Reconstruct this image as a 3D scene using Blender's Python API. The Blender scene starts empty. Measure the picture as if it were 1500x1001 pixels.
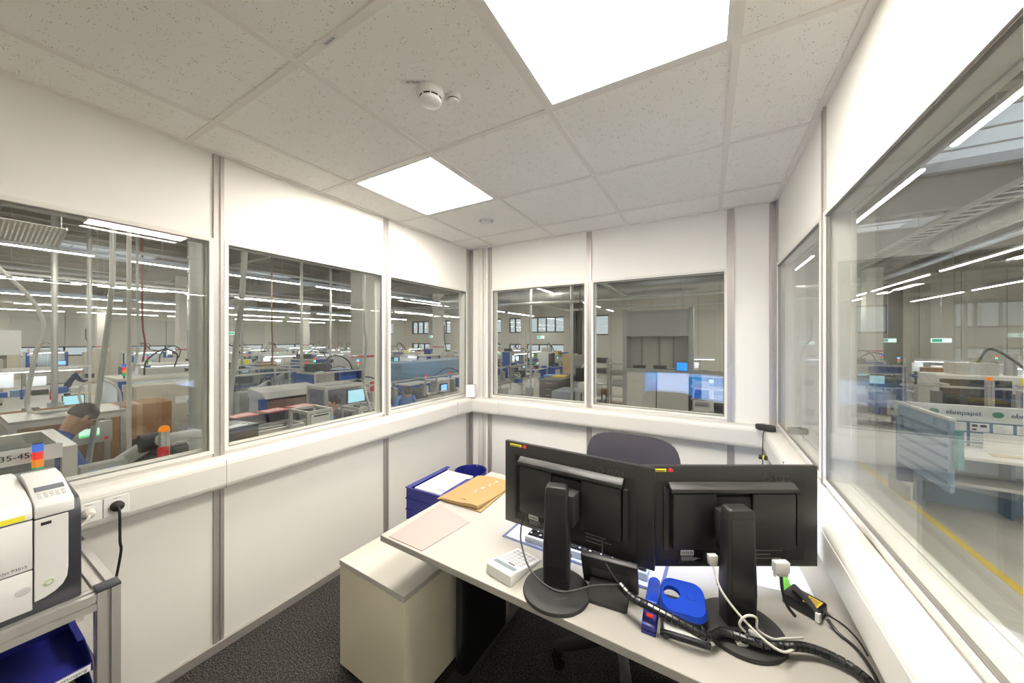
import bpy, bmesh, math, random
from mathutils import Vector, Matrix
random.seed(7)
scene = bpy.context.scene
COL = scene.collection
PI = math.pi

# ------------------------------------------------------------------ camera, world, exposure
cam_d = bpy.data.cameras.new('camera')
cam_d.sensor_width = 36.0
cam_d.lens = 12.0
cam_d.shift_y = -0.00167
cam_d.clip_start = 0.02
cam_d.clip_end = 300
cam = bpy.data.objects.new('camera', cam_d)
COL.objects.link(cam)
cam.location = (0, 0, 1.53)
cam.rotation_euler = (PI / 2, 0, 0.5184)
scene.camera = cam

world = bpy.data.worlds.new('overcast_sky')
scene.world = world
world.use_nodes = True
bg = world.node_tree.nodes['Background']
bg.inputs[0].default_value = (0.88, 0.94, 1.0, 1)
bg.inputs[1].default_value = 0.6

vs = scene.view_settings
vs.view_transform = 'Standard'
vs.look = 'None'
vs.exposure = 0.50
vs.gamma = 1.0
vs.use_curve_mapping = False
scene.cycles.use_denoising = True
scene.cycles.use_adaptive_sampling = True
scene.cycles.adaptive_threshold = 0.02
scene.cycles.max_bounces = 10
scene.cycles.diffuse_bounces = 7
scene.cycles.glossy_bounces = 5
scene.cycles.transparent_max_bounces = 24
scene.cycles.caustics_reflective = False
scene.cycles.caustics_refractive = False
scene.cycles.sample_clamp_indirect = 6.0

OFFICE_LAMP = 30.0     # emission of the ceiling panels of the office
HALL_LAMP = 86.0      # emission of the strip lights of the hall

# ------------------------------------------------------------------ materials
MATS = {}


def mat(name, col, rough=0.5, metal=0.0, var=0.04, vscale=8.0, bump=0.0, bscale=200.0, emit=None, estr=0.0,
        spec=0.5, alpha=None):
    """Principled material whose colour is varied by a noise texture."""
    if name in MATS:
        return MATS[name]
    m = bpy.data.materials.new(name)
    m.use_nodes = True
    nt = m.node_tree
    b = nt.nodes['Principled BSDF']
    tc = nt.nodes.new('ShaderNodeTexCoord')
    nz = nt.nodes.new('ShaderNodeTexNoise')
    nz.inputs['Scale'].default_value = vscale
    nz.inputs['Detail'].default_value = 3
    nt.links.new(tc.outputs['Object'], nz.inputs['Vector'])
    mx = nt.nodes.new('ShaderNodeMix')
    mx.data_type = 'RGBA'
    lo = tuple(max(0, c * (1 - var)) for c in col) + (1,)
    hi = tuple(min(1, c * (1 + var)) for c in col) + (1,)
    mx.inputs['A'].default_value = lo
    mx.inputs['B'].default_value = hi
    nt.links.new(nz.outputs['Fac'], mx.inputs['Factor'])
    nt.links.new(mx.outputs['Result'], b.inputs['Base Color'])
    b.inputs['Roughness'].default_value = rough
    b.inputs['Metallic'].default_value = metal
    b.inputs['Specular IOR Level'].default_value = spec
    if bump:
        n2 = nt.nodes.new('ShaderNodeTexNoise')
        n2.inputs['Scale'].default_value = bscale
        nt.links.new(tc.outputs['Object'], n2.inputs['Vector'])
        bp = nt.nodes.new('ShaderNodeBump')
        bp.inputs['Strength'].default_value = bump
        bp.inputs['Distance'].default_value = 0.002
        nt.links.new(n2.outputs['Fac'], bp.inputs['Height'])
        nt.links.new(bp.outputs['Normal'], b.inputs['Normal'])
    if emit:
        b.inputs['Emission Color'].default_value = tuple(emit) + (1,)
        b.inputs['Emission Strength'].default_value = estr
    MATS[name] = m
    return m


def emat(name, col, strength):
    if name in MATS:
        return MATS[name]
    m = bpy.data.materials.new(name)
    m.use_nodes = True
    nt = m.node_tree
    nt.nodes.clear()
    o = nt.nodes.new('ShaderNodeOutputMaterial')
    e = nt.nodes.new('ShaderNodeEmission')
    e.inputs[0].default_value = tuple(col) + (1,)
    e.inputs[1].default_value = strength
    nt.links.new(e.outputs[0], o.inputs[0])
    MATS[name] = m
    return m


def glassmat(name, tint=(0.96, 0.972, 0.966), f0=0.042, rough=0.0):
    """Thin pane: clear transmission plus Fresnel reflection."""
    m = bpy.data.materials.new(name)
    m.use_nodes = True
    nt = m.node_tree
    nt.nodes.clear()
    o = nt.nodes.new('ShaderNodeOutputMaterial')
    t = nt.nodes.new('ShaderNodeBsdfTransparent')
    t.inputs[0].default_value = tuple(tint) + (1,)
    g = nt.nodes.new('ShaderNodeBsdfGlossy')
    g.inputs['Roughness'].default_value = rough
    f = nt.nodes.new('ShaderNodeLayerWeight')
    f.inputs[0].default_value = 0.5
    pw = nt.nodes.new('ShaderNodeMath')
    pw.operation = 'POWER'
    pw.inputs[1].default_value = 5.0
    mu = nt.nodes.new('ShaderNodeMath')
    mu.operation = 'MULTIPLY_ADD'          # Schlick: F0 + (1-F0) * (1-cos)^5
    mu.inputs[1].default_value = 1 - f0
    mu.inputs[2].default_value = f0
    mu.use_clamp = True
    nt.links.new(f.outputs['Facing'], pw.inputs[0])
    mx = nt.nodes.new('ShaderNodeMixShader')
    nt.links.new(pw.outputs[0], mu.inputs[0])
    nt.links.new(mu.outputs[0], mx.inputs[0])
    nt.links.new(t.outputs[0], mx.inputs[1])
    nt.links.new(g.outputs[0], mx.inputs[2])
    nt.links.new(mx.outputs[0], o.inputs[0])
    MATS[name] = m
    return m


def tile_mat():
    m = mat('ceiling_tile_board', (0.94, 0.92, 0.875), 0.9, var=0.02, vscale=3)
    nt = m.node_tree
    b = nt.nodes['Principled BSDF']
    tc = [n for n in nt.nodes if n.type == 'TEX_COORD'][0]
    vo = nt.nodes.new('ShaderNodeTexVoronoi')
    vo.inputs['Scale'].default_value = 135
    nt.links.new(tc.outputs['Object'], vo.inputs['Vector'])
    nz = nt.nodes.new('ShaderNodeTexNoise')
    nz.inputs['Scale'].default_value = 34
    nt.links.new(tc.outputs['Object'], nz.inputs['Vector'])
    mp = nt.nodes.new('ShaderNodeMapRange')
    mp.inputs['From Min'].default_value = 0.42
    mp.inputs['From Max'].default_value = 0.62
    mp.inputs['To Min'].default_value = 0.02
    mp.inputs['To Max'].default_value = 0.23
    nt.links.new(nz.outputs['Fac'], mp.inputs['Value'])
    lt = nt.nodes.new('ShaderNodeMath')
    lt.operation = 'LESS_THAN'
    nt.links.new(vo.outputs['Distance'], lt.inputs[0])
    nt.links.new(mp.outputs['Result'], lt.inputs[1])
    src = b.inputs['Base Color'].links[0].from_socket
    mx = nt.nodes.new('ShaderNodeMix')
    mx.data_type = 'RGBA'
    mx.inputs['B'].default_value = (0.36, 0.31, 0.25, 1)
    nt.links.new(lt.outputs[0], mx.inputs['Factor'])
    nt.links.new(src, mx.inputs['A'])
    nt.links.new(mx.outputs['Result'], b.inputs['Base Color'])
    return m


def carpet_mat():
    m = mat('carpet_charcoal', (0.035, 0.033, 0.033), 1.0, var=0.25, vscale=5, bump=0.6, bscale=420, spec=0.1)
    nt = m.node_tree
    b = nt.nodes['Principled BSDF']
    tc = [n for n in nt.nodes if n.type == 'TEX_COORD'][0]
    nz = nt.nodes.new('ShaderNodeTexNoise')
    nz.inputs['Scale'].default_value = 150
    nz.inputs['Detail'].default_value = 4
    nz.inputs['Roughness'].default_value = 0.75
    nt.links.new(tc.outputs['Object'], nz.inputs['Vector'])
    cr = nt.nodes.new('ShaderNodeValToRGB')
    cr.color_ramp.elements[0].position = 0.44
    cr.color_ramp.elements[0].color = (0.012, 0.0115, 0.012, 1)
    cr.color_ramp.elements[1].position = 0.68
    cr.color_ramp.elements[1].color = (0.16, 0.145, 0.135, 1)
    nt.links.new(nz.outputs['Fac'], cr.inputs[0])
    nt.links.new(cr.outputs[0], b.inputs['Base Color'])
    return m


WALLW = mat('wall_panel_cream', (0.90, 0.88, 0.835), 0.55, var=0.015, vscale=2)
TRUNKW = mat('trunking_white', (0.71, 0.692, 0.655), 0.42, var=0.015, vscale=3)
FRAMEW = mat('window_frame_white', (0.80, 0.78, 0.73), 0.45, var=0.02)
ALU = mat('aluminium_anodised', (0.50, 0.47, 0.45), 0.42, 0.55, var=0.06, vscale=30)
ALUD = mat('aluminium_groove', (0.24, 0.225, 0.21), 0.5, 0.4, var=0.05)
TILE = tile_mat()
TBAR = mat('ceiling_grid_paint', (0.84, 0.805, 0.76), 0.6, var=0.02)
CARPET = carpet_mat()
GLASS = glassmat('window_glass')
DESKW = mat('desk_laminate', (0.40, 0.382, 0.347), 0.4, var=0.015, vscale=3)
BLACK = mat('black_plastic', (0.016, 0.015, 0.015), 0.42, var=0.15, vscale=40, bump=0.15, bscale=900)
BLACKS = mat('black_plastic_smooth', (0.012, 0.012, 0.013), 0.25, var=0.1)
BLACKM = mat('black_matte', (0.02, 0.019, 0.019), 0.65, var=0.15)
DGREY = mat('dark_grey_plastic', (0.035, 0.036, 0.045), 0.4, var=0.1)
BLUEP = mat('blue_plastic', (0.018, 0.022, 0.22), 0.35, var=0.1, vscale=12)
BLUEB = mat('bright_blue_plastic', (0.012, 0.055, 0.46), 0.22, var=0.06)
WHITEP = mat('white_plastic', (0.80, 0.79, 0.77), 0.4, var=0.02)
PAPER = mat('paper_white', (0.86, 0.86, 0.86), 0.8, var=0.02)
INK = mat('print_ink', (0.06, 0.06, 0.065), 0.7, var=0.1)
CABLEK = mat('cable_black', (0.014, 0.014, 0.014), 0.4, var=0.1)
CABLEW = mat('cable_grey', (0.62, 0.60, 0.55), 0.5, var=0.03)
YELLOW = mat('label_yellow', (0.85, 0.75, 0.03), 0.6, var=0.04)
RED = mat('label_red', (0.75, 0.04, 0.05), 0.5, var=0.05)
FABRIC = mat('chair_fabric', (0.046, 0.040, 0.043), 0.95, var=0.2, vscale=220, bump=0.5, bscale=700, spec=0.2)
PRNW = mat('printer_shell', (0.74, 0.73, 0.72), 0.45, var=0.015)
ALUB = mat('aluminium_profile', (0.62, 0.60, 0.575), 0.34, 0.6, var=0.05, vscale=30)

# ------------------------------------------------------------------ mesh helpers


class MB:
    """Collects shapes that become one mesh object."""

    def __init__(self):
        self.v = []
        self.f = []
        self.mi = []
        self.cur = 0

    def _add(self, vs, fs):
        o = len(self.v)
        self.v += [tuple(p) for p in vs]
        self.f += [tuple(i + o for i in f) for f in fs]
        self.mi += [self.cur] * len(fs)
        return self

    def box(self, x0, y0, z0, x1, y1, z1):
        if x0 > x1: x0, x1 = x1, x0
        if y0 > y1: y0, y1 = y1, y0
        if z0 > z1: z0, z1 = z1, z0
        return self._add([(x0, y0, z0), (x1, y0, z0), (x1, y1, z0), (x0, y1, z0),
                          (x0, y0, z1), (x1, y0, z1), (x1, y1, z1), (x0, y1, z1)],
                         [(0, 3, 2, 1), (4, 5, 6, 7), (0, 1, 5, 4), (1, 2, 6, 5), (2, 3, 7, 6), (3, 0, 4, 7)])

    def cbox(self, cx, cy, cz, sx, sy, sz, M=None):
        vs = [Vector((cx + a * sx / 2, cy + b * sy / 2, cz + c * sz / 2)) for c in (-1, 1) for (a, b) in
              ((-1, -1), (1, -1), (1, 1), (-1, 1))]
        if M is not None:
            c0 = Vector((cx, cy, cz))
            vs = [c0 + M @ (p - c0) for p in vs]
        return self._add(vs, [(0, 3, 2, 1), (4, 5, 6, 7), (0, 1, 5, 4), (1, 2, 6, 5), (2, 3, 7, 6), (3, 0, 4, 7)])

    def prism(self, poly, a0, a1, axis='z'):
        """poly: list of 2D points (counter-clockwise); extruded along axis from a0 to a1.
        axis z: (x,y); axis x: (y,z); axis y: (x,z)."""
        n = len(poly)

        def mk(p, a):
            return {'z': (p[0], p[1], a), 'x': (a, p[0], p[1]), 'y': (p[0], a, p[1])}[axis]
        vs = [mk(p, a0) for p in poly] + [mk(p, a1) for p in poly]
        fs = [tuple(reversed(range(n))), tuple(range(n, 2 * n))]
        fs += [(i, (i + 1) % n, n + (i + 1) % n, n + i) for i in range(n)]
        return self._add(vs, fs)

    def cyl(self, p0, p1, r, seg=12, r2=None, caps=True):
        p0 = Vector(p0); p1 = Vector(p1)
        r2 = r if r2 is None else r2
        d = (p1 - p0)
        if d.length < 1e-9:
            return self
        d.normalize()
        a = d.orthogonal().normalized()
        b = d.cross(a)
        vs = []
        for p, rr in ((p0, r), (p1, r2)):
            for i in range(seg):
                t = 2 * PI * i / seg
                vs.append(p + (a * math.cos(t) + b * math.sin(t)) * rr)
        fs = [(i, (i + 1) % seg, seg + (i + 1) % seg, seg + i) for i in range(seg)]
        if caps:
            fs += [tuple(reversed(range(seg))), tuple(range(seg, 2 * seg))]
        return self._add(vs, fs)

    def tube(self, pts, r, seg=8, caps=True):
        pts = [Vector(p) for p in pts]
        n = len(pts)
        rs = r if isinstance(r, (list, tuple)) else [r] * n
        vs = []
        prev = None
        for i, p in enumerate(pts):
            d = (pts[min(i + 1, n - 1)] - pts[max(i - 1, 0)]).normalized()
            if prev is None:
                a = d.orthogonal().normalized()
            else:
                a = (prev - d * prev.dot(d))
                a = a.normalized() if a.length > 1e-6 else d.orthogonal().normalized()
            prev = a
            b = d.cross(a)
            for k in range(seg):
                t = 2 * PI * k / seg
                vs.append(p + (a * math.cos(t) + b * math.sin(t)) * rs[i])
        fs = []
        for i in range(n - 1):
            for k in range(seg):
                fs.append((i * seg + k, i * seg + (k + 1) % seg, (i + 1) * seg + (k + 1) % seg, (i + 1) * seg + k))
        if caps:
            fs += [tuple(reversed(range(seg))), tuple(range((n - 1) * seg, n * seg))]
        return self._add(vs, fs)

    def lathe(self, prof, seg=24, c=(0, 0, 0), sx=1.0, sy=1.0, close=True):
        """prof: list of (r,z)."""
        vs = []
        n = len(prof)
        for r, z in prof:
            for k in range(seg):
                t = 2 * PI * k / seg
                vs.append((c[0] + r * math.cos(t) * sx, c[1] + r * math.sin(t) * sy, c[2] + z))
        fs = []
        for i in range(n - 1):
            for k in range(seg):
                fs.append((i * seg + k, i * seg + (k + 1) % seg, (i + 1) * seg + (k + 1) % seg, (i + 1) * seg + k))
        if close:
            fs += [tuple(reversed(range(seg))), tuple(range((n - 1) * seg, n * seg))]
        return self._add(vs, fs)

    def quad(self, a, b, c, d):
        return self._add([a, b, c, d], [(0, 1, 2, 3)])

    def xf(self, M):
        self.v = [tuple(M @ Vector(p)) for p in self.v]
        if M.to_3x3().determinant() < 0:
            self.f = [tuple(reversed(f)) for f in self.f]
        return self

    def mesh(self, name, smooth=False, bevel=0.0, seg=2):
        me = bpy.data.meshes.new(name)
        me.from_pydata(self.v, [], self.f)
        if any(self.mi):
            me.polygons.foreach_set('material_index', self.mi)
        if bevel:
            bm = bmesh.new()
            bm.from_mesh(me)
            bmesh.ops.remove_doubles(bm, verts=bm.verts, dist=1e-6)
            es = [e for e in bm.edges if len(e.link_faces) == 2 and e.calc_face_angle(0) > 0.5]
            bmesh.ops.bevel(bm, geom=es, offset=bevel, segments=seg, profile=0.5, affect='EDGES', clamp_overlap=True)
            bm.to_mesh(me)
            bm.free()
        me.update()
        if smooth or bevel:
            me.polygons.foreach_set('use_smooth', [True] * len(me.polygons))
            try:
                me.set_sharp_from_angle(angle=0.6)
            except Exception:
                pass
        return me

    def build(self, name, material, parent=None, smooth=False, bevel=0.0, seg=2, label=None):
        me = self.mesh(name, smooth, bevel, seg)
        for m in (material if isinstance(material, (list, tuple)) else [material]):
            me.materials.append(m)
        o = bpy.data.objects.new(name, me)
        COL.objects.link(o)
        if parent is not None:
            o.parent = parent
        if label:
            o['label'] = label
        return o


def tag(o, label, cat, group=None, kind=None):
    o['label'] = label
    o['category'] = cat
    if group:
        o['group'] = group
    if kind:
        o['kind'] = kind
    return o


def thing(name, label, cat, loc=(0, 0, 0), rotz=0.0, group=None):
    o = bpy.data.objects.new(name, None)
    o.empty_display_size = 0.1
    COL.objects.link(o)
    o.location = loc
    o.rotation_euler = (0, 0, rotz)
    return tag(o, label, cat, group)


def struct(o, label=None):
    o['kind'] = 'structure'
    if label:
        o['label'] = label
    return o


def sempty(name, label):
    o = bpy.data.objects.new(name, None)
    COL.objects.link(o)
    return struct(o, label)


def kids(o):
    return [c for c in bpy.data.objects if c.parent == o]


def dup(root, tree, loc, rotz, label, group=None):
    """copy a thing with its parts and sub-parts; tree = list of (part, [sub-parts])"""
    r = root.copy()
    COL.objects.link(r)
    r.location = loc
    r.rotation_euler = (0, 0, rotz)
    r['label'] = label
    if group:
        r['group'] = group
    for p, subs in tree:
        c = p.copy()
        COL.objects.link(c)
        c.parent = r
        for s in subs:
            e = s.copy()
            COL.objects.link(e)
            e.parent = c
    return r


def text(name, body, size, material, M, parent=None, extrude=0.0006, align='CENTER'):
    cu = bpy.data.curves.new(name, 'FONT')
    cu.body = body
    cu.size = size
    cu.extrude = extrude
    cu.align_x = align
    cu.align_y = 'CENTER'
    cu.resolution_u = 3
    tmp = bpy.data.objects.new(name, cu)
    COL.objects.link(tmp)
    me = bpy.data.meshes.new_from_object(tmp.evaluated_get(bpy.context.evaluated_depsgraph_get()))
    bpy.data.objects.remove(tmp)
    bpy.data.curves.remove(cu)
    me.materials.clear()
    me.materials.append(material)
    o = bpy.data.objects.new(name, me)
    COL.objects.link(o)
    if parent is not None:
        o.parent = parent
    o.matrix_local = M
    return o


def frame_M(o, xdir, ydir):
    """matrix whose local x is xdir and local y is ydir (text plane), origin o"""
    x = Vector(xdir).normalized()
    y = Vector(ydir)
    y = (y - x * y.dot(x)).normalized()
    z = x.cross(y)
    M = Matrix.Identity(4)
    for i in range(3):
        M[i][0] = x[i]; M[i][1] = y[i]; M[i][2] = z[i]; M[i][3] = o[i]
    return M


def spline(pts, n=8):
    """Catmull-Rom through pts"""
    pts = [Vector(p) for p in pts]
    out = []
    for i in range(len(pts) - 1):
        p0 = pts[max(i - 1, 0)]; p1 = pts[i]; p2 = pts[i + 1]; p3 = pts[min(i + 2, len(pts) - 1)]
        for k in range(n):
            t = k / n
            out.append(0.5 * ((2 * p1) + (p2 - p0) * t + (2 * p0 - 5 * p1 + 4 * p2 - p3) * t * t +
                              (3 * p1 - p0 - 3 * p2 + p3) * t ** 3))
    out.append(pts[-1])
    return out


def rrect(x0, y0, x1, y1, r, n=5):
    """rounded rectangle polygon, counter-clockwise"""
    out = []
    for cx, cy, a in ((x1 - r, y0 + r, -PI / 2), (x1 - r, y1 - r, 0), (x0 + r, y1 - r, PI / 2), (x0 + r, y0 + r, PI)):
        for i in range(n + 1):
            t = a + PI / 2 * i / n
            out.append((cx + r * math.cos(t), cy + r * math.sin(t)))
    return out


def shade(o):
    o.data.polygons.foreach_set('use_smooth', [True] * len(o.data.polygons))

# ================================================================== THE OFFICE: shell
XL, XR, YB, YR = -2.09, 0.40, 2.81, -0.63
CEIL = 2.44
WT = 0.08
WZ0, WZ1 = 0.975, 2.025            # window opening
FLOOR_HALL = -1.30

fl = MB().box(XL - WT, YR - WT, -0.06, XR + WT, YB + WT, 0).build('floor', CARPET)
struct(fl, 'dark charcoal speckled office carpet')

WALLM = {
    'left': Matrix(((0, -1, 0, XL), (1, 0, 0, 0), (0, 0, 1, 0), (0, 0, 0, 1))),
    'back': Matrix(((1, 0, 0, 0), (0, 1, 0, YB), (0, 0, 1, 0), (0, 0, 0, 1))),
    'right': Matrix(((0, 1, 0, XR), (1, 0, 0, 0), (0, 0, 1, 0), (0, 0, 0, 1))),
    'rear': Matrix(((1, 0, 0, 0), (0, -1, 0, YR), (0, 0, 1, 0), (0, 0, 0, 1))),
}
WIN = [0]
PW = 0.021     # half width of a post


def post(parent, M, s, w=PW):
    """aluminium wall post with a groove down its face"""
    for n0, sg in ((-0.004, 1), (WT + 0.004, -1)):
        pass
    p = MB()
    p.box(s - w, -0.004, 0, s - w * 0.28, WT + 0.004, CEIL)
    p.box(s + w * 0.28, -0.004, 0, s + w, WT + 0.004, CEIL)
    p.box(s - w * 0.28, 0.001, 0, s + w * 0.28, WT - 0.001, CEIL)
    p.xf(M).build('post', ALU, parent)


def bay(parent, M, s0, s1, window=True, wlabel=None):
    """panel bay between two posts (s0, s1 are the post edges)"""
    lo = MB().box(s0, 0.004, 0.04, s1, WT - 0.004, WZ0 if window else CEIL)
    lo.xf(M).build('lower_panel' if window else 'full_panel', WALLW, parent, bevel=0.0015, seg=1)
    if not window:
        return
    up = MB().box(s0, 0.004, WZ1, s1, WT - 0.004, CEIL)
    up.xf(M).build('upper_panel', WALLW, parent, bevel=0.0015, seg=1)
    WIN[0] += 1
    w = sempty('window_%d' % WIN[0], wlabel)
    f = 0.017

    def ring(mb, a0, a1, z0, z1, t, n0, n1):
        mb.box(a0, n0, z0, a1, n1, z0 + t)
        mb.box(a0, n0, z1 - t, a1, n1, z1)
        mb.box(a0, n0, z0 + t, a0 + t, n1, z1 - t)
        mb.box(a1 - t, n0, z0 + t, a1, n1, z1 - t)
        return mb
    ring(MB(), s0, s1, WZ0, WZ1, f, -0.006, 0.010).xf(M).build('frame', FRAMEW, w)
    ring(MB(), s0, s1, WZ0, WZ1, f, WT - 0.010, WT + 0.006).xf(M).build('frame', FRAMEW, w)
    ring(MB(), s0, s1, WZ0, WZ1, f - 0.006, 0.010, WT - 0.010).xf(M).build('reveal_lining', FRAMEW, w)
    ring(MB(), s0 + f, s1 - f, WZ0 + f, WZ1 - f, 0.004, -0.001, 0.011).xf(M).build('gasket', ALUD, w)
    for n in (0.002, WT - 0.007):
        MB().box(s0 + f - 0.001, n, WZ0 + f - 0.001, s1 - f + 0.001, n + 0.005, WZ1 - f + 0.001).xf(M).build(
            'pane', GLASS, w)


# --- left wall
wl = sempty('wall_left', 'left partition wall of cream panels and aluminium posts')
ML = WALLM['left']
lp = [-0.255, 0.745, 1.757]
for s in lp:
    post(wl, ML, s)
post(wl, ML, 2.78, 0.03)
edges = lp + [2.771]
lab = ['left office window nearest the printer',
       'middle window of the left wall', 'left wall window beside the corner']
post(wl, ML, -0.61, 0.02)
bay(wl, ML, -0.59, -0.276, True, 'narrow left office window behind the printer')
for i in range(3):
    e1 = 2.75 if i == 2 else edges[i + 1] - PW
    bay(wl, ML, edges[i] + PW, e1, True, lab[i])
# --- back wall
wb = sempty('wall_back', 'back partition wall of cream panels and aluminium posts')
MBk = WALLM['back']
post(wb, MBk, -2.075, 0.015)
for s in (-1.855, -0.858, 0.145):
    post(wb, MBk, s)
post(wb, MBk, 0.381, 0.019)
bay(wb, MBk, -2.06, -1.876, False)
MB().box(-1.985, -0.014, 0, -1.93, 0.003, CEIL).xf(MBk).build('riser_duct', TRUNKW, wb, bevel=0.003)
MB().box(-1.925, -0.006, 0, -1.905, 0.003, CEIL).xf(MBk).build('cover_strip', TRUNKW, wb, bevel=0.002)
bay(wb, MBk, -1.834, -0.879, True, 'back wall window beside the left corner')
bay(wb, MBk, -0.837, 0.124, True, 'back wall window above the desk chair')
bay(wb, MBk, 0.166, 0.362, False)
# --- right wall
wr = sempty('wall_right', 'right partition wall of cream panels and aluminium posts')
MR = WALLM['right']
post(wr, MR, 2.79, 0.02)
for s in (1.776, 0.752, -0.248, -0.61):
    post(wr, MR, s, 0.018)
bay(wr, MR, 1.794, 2.77, True, 'far right office window beside the corner')
bay(wr, MR, 0.770, 1.758, True, 'large right office window over the desk end')
bay(wr, MR, -0.230, 0.734, True, 'right office window out of view')
bay(wr, MR, -0.592, -0.266, True, 'right office window behind the camera')
# --- rear wall
wq = sempty('wall_rear', 'rear partition wall behind the camera')
MQ = WALLM['rear']
for s in (-2.07, -1.27, -0.34, 0.18, 0.385):
    post(wq, MQ, s, 0.02 if s < 0.3 else 0.015)
bay(wq, MQ, -2.05, -1.29, True, 'rear office window behind the printer')
bay(wq, MQ, -1.25, -0.36, True, 'wide rear office window')
bay(wq, MQ, -0.32, 0.16, True, 'narrow rear office window')
bay(wq, MQ, 0.20, 0.37, False)

# --- base profiles (aluminium skirting) and ceiling edge angle
for nm, M, a, b in (('left', ML, YR, YB), ('back', MBk, XL, XR), ('right', MR, YR, YB), ('rear', MQ, XL, XR)):
    p = MB().box(a, -0.012, 0, b, 0.006, 0.042)
    struct(p.xf(M).build('baseboard_' + nm, ALU), 'aluminium base profile along the %s wall' % nm)
    p = MB().box(a, -0.022, CEIL - 0.002, b, 0.004, CEIL + 0.012)
    p.xf(M).build('edge_angle', TBAR, {'left': wl, 'back': wb, 'right': wr, 'rear': wq}[nm])

# --- ceiling: tiles and T bars
ce = sempty('ceiling', 'suspended office ceiling of speckled mineral tiles')
gx = [-1.795, -1.17, -0.545, 0.08]
gy = [0.0017, 0.6267, 1.2517, 1.8767, 2.5017]
xs = [XL] + gx + [XR]
ys = [YR] + gy + [YB]
LAMPS = {(3, 2), (1, 3)}
for i in range(len(xs) - 1):
    for j in range(len(ys) - 1):
        if (i, j) in LAMPS:
            continue
        if ys[j + 1] - ys[j] < 0.05:
            continue
        MB().box(xs[i] + 0.004, ys[j] + 0.004, CEIL + 0.006, xs[i + 1] - 0.004, ys[j + 1] - 0.004, CEIL + 0.02).build(
            'ceiling_tile', TILE, ce)
for x in gx:
    MB().box(x - 0.012, YR, CEIL, x + 0.012, YB, CEIL + 0.035).build('main_runner', TBAR, ce)
for y in gy:
    for i in range(len(xs) - 1):
        a = xs[i] + (0.012 if i else 0)
        b = xs[i + 1] - (0.012 if i < len(xs) - 2 else 0)
        MB().box(a, y - 0.012, CEIL + 0.001, b, y + 0.012, CEIL + 0.03).build('cross_tee', TBAR, ce)
struct(MB().box(XL - WT, YR - WT, CEIL + 0.12, XR + WT, YB + WT, CEIL + 0.2).build(
    'roof_slab', mat('slab_grey', (0.4, 0.39, 0.37), 0.9)), 'roof deck on top of the office cabin')
struct(MB().box(XL - WT, YR - WT, FLOOR_HALL, XR + WT, YB + WT, -0.06).build(
    'office_podium', mat('podium_grey', (0.45, 0.44, 0.42), 0.8)), 'podium that lifts the office above the hall floor')

DIFF = emat('lamp_diffuser_lit', (1.0, 0.94, 0.845), OFFICE_LAMP)
for (i, j), lb in (((3, 2), 'large glowing square ceiling light panel over the desk'),
                   ((1, 3), 'square ceiling light panel further back, beside the left wall')):
    x0, x1, y0, y1 = xs[i] + 0.012, xs[i + 1] - 0.012, ys[j] + 0.012, ys[j + 1] - 0.012
    cx, cy = (x0 + x1) / 2, (y0 + y1) / 2
    t = thing('ceiling_light', lb, 'ceiling light', (cx, cy, CEIL), 0, 'office light panels')
    hx, hy = (x1 - x0) / 2, (y1 - y0) / 2
    f = 0.016
    m = MB()
    m.box(-hx, -hy, 0, hx, -hy + f, 0.03).box(-hx, hy - f, 0, hx, hy, 0.03)
    m.box(-hx, -hy + f, 0, -hx + f, hy - f, 0.03).box(hx - f, -hy + f, 0, hx, hy - f, 0.03)
    m.build('frame', mat('lamp_frame', (0.85, 0.84, 0.81), 0.4), t)
    MB().box(-hx + f, -hy + f, 0.004, hx - f, hy - f, 0.012).build('diffuser', DIFF, t)

# --- cable trunking round the walls
TZ0, TZ1, TD = 0.812, 0.958, 0.085


def trunk(nm, M, a, b, joints, label):
    t = thing('cable_trunking', label, 'cable trunking', (0, 0, 0))
    r = 0.026
    prof = [(0.0, TZ0)]
    for k in range(6):
        an = PI + PI / 2 * (1 - k / 5)
        an = 1.5 * PI - k / 5 * PI / 2
        prof.append((-TD + r + r * math.cos(an), TZ0 + r + r * math.sin(an)))
    for k in range(6):
        an = PI - k / 5 * PI / 2
        prof.append((-TD + r + r * math.cos(an), TZ1 - r + r * math.sin(an)))
    prof.append((0.0, TZ1))
    m = MB()
    n = len(prof)
    vs = [(a, p[0], p[1]) for p in prof] + [(b, p[0], p[1]) for p in prof]
    fs = [tuple(range(n)), tuple(reversed(range(n, 2 * n)))] + [(i, n + i, n + (i + 1) % n, (i + 1) % n) for i in range(n)]
    m._add(vs, fs)
    m.xf(M).build('channel', TRUNKW, t, smooth=True)
    cuts = [a + 0.002] + joints + [b - 0.002]
    for c0, c1 in zip(cuts[:-1], cuts[1:]):
        MB().box(c0 + 0.0006, -TD - 0.0022, TZ0 + r + 0.001, c1 - 0.0006, -TD + 0.004, TZ1 - r - 0.001).xf(M).build(
            'lid', TRUNKW, t, bevel=0.001, seg=1)
    for j in joints:
        MB().box(j - 0.0006, -TD - 0.0014, TZ0 + 0.008, j + 0.0006, -TD + 0.012, TZ1 - 0.008).xf(M).build(
            'joint_seam', ALUD, t)
    return t


trunk('left', ML, YR, YB - 0.002, [0.745, 2.5], 'white cable trunking running along the left wall under the windows')
trunk('back', MBk, XL + TD - 0.01, XR - TD + 0.01, [-1.70], 'white cable trunking running along the back wall behind the chair')
trunk('right', MR, YR, YB - 0.002, [2.05], 'white cable trunking running along the right wall beside the desk')
trunk('rear', MQ, XL + TD - 0.01, XR - TD + 0.01, [-0.8], 'white cable trunking running along the rear wall')

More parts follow.
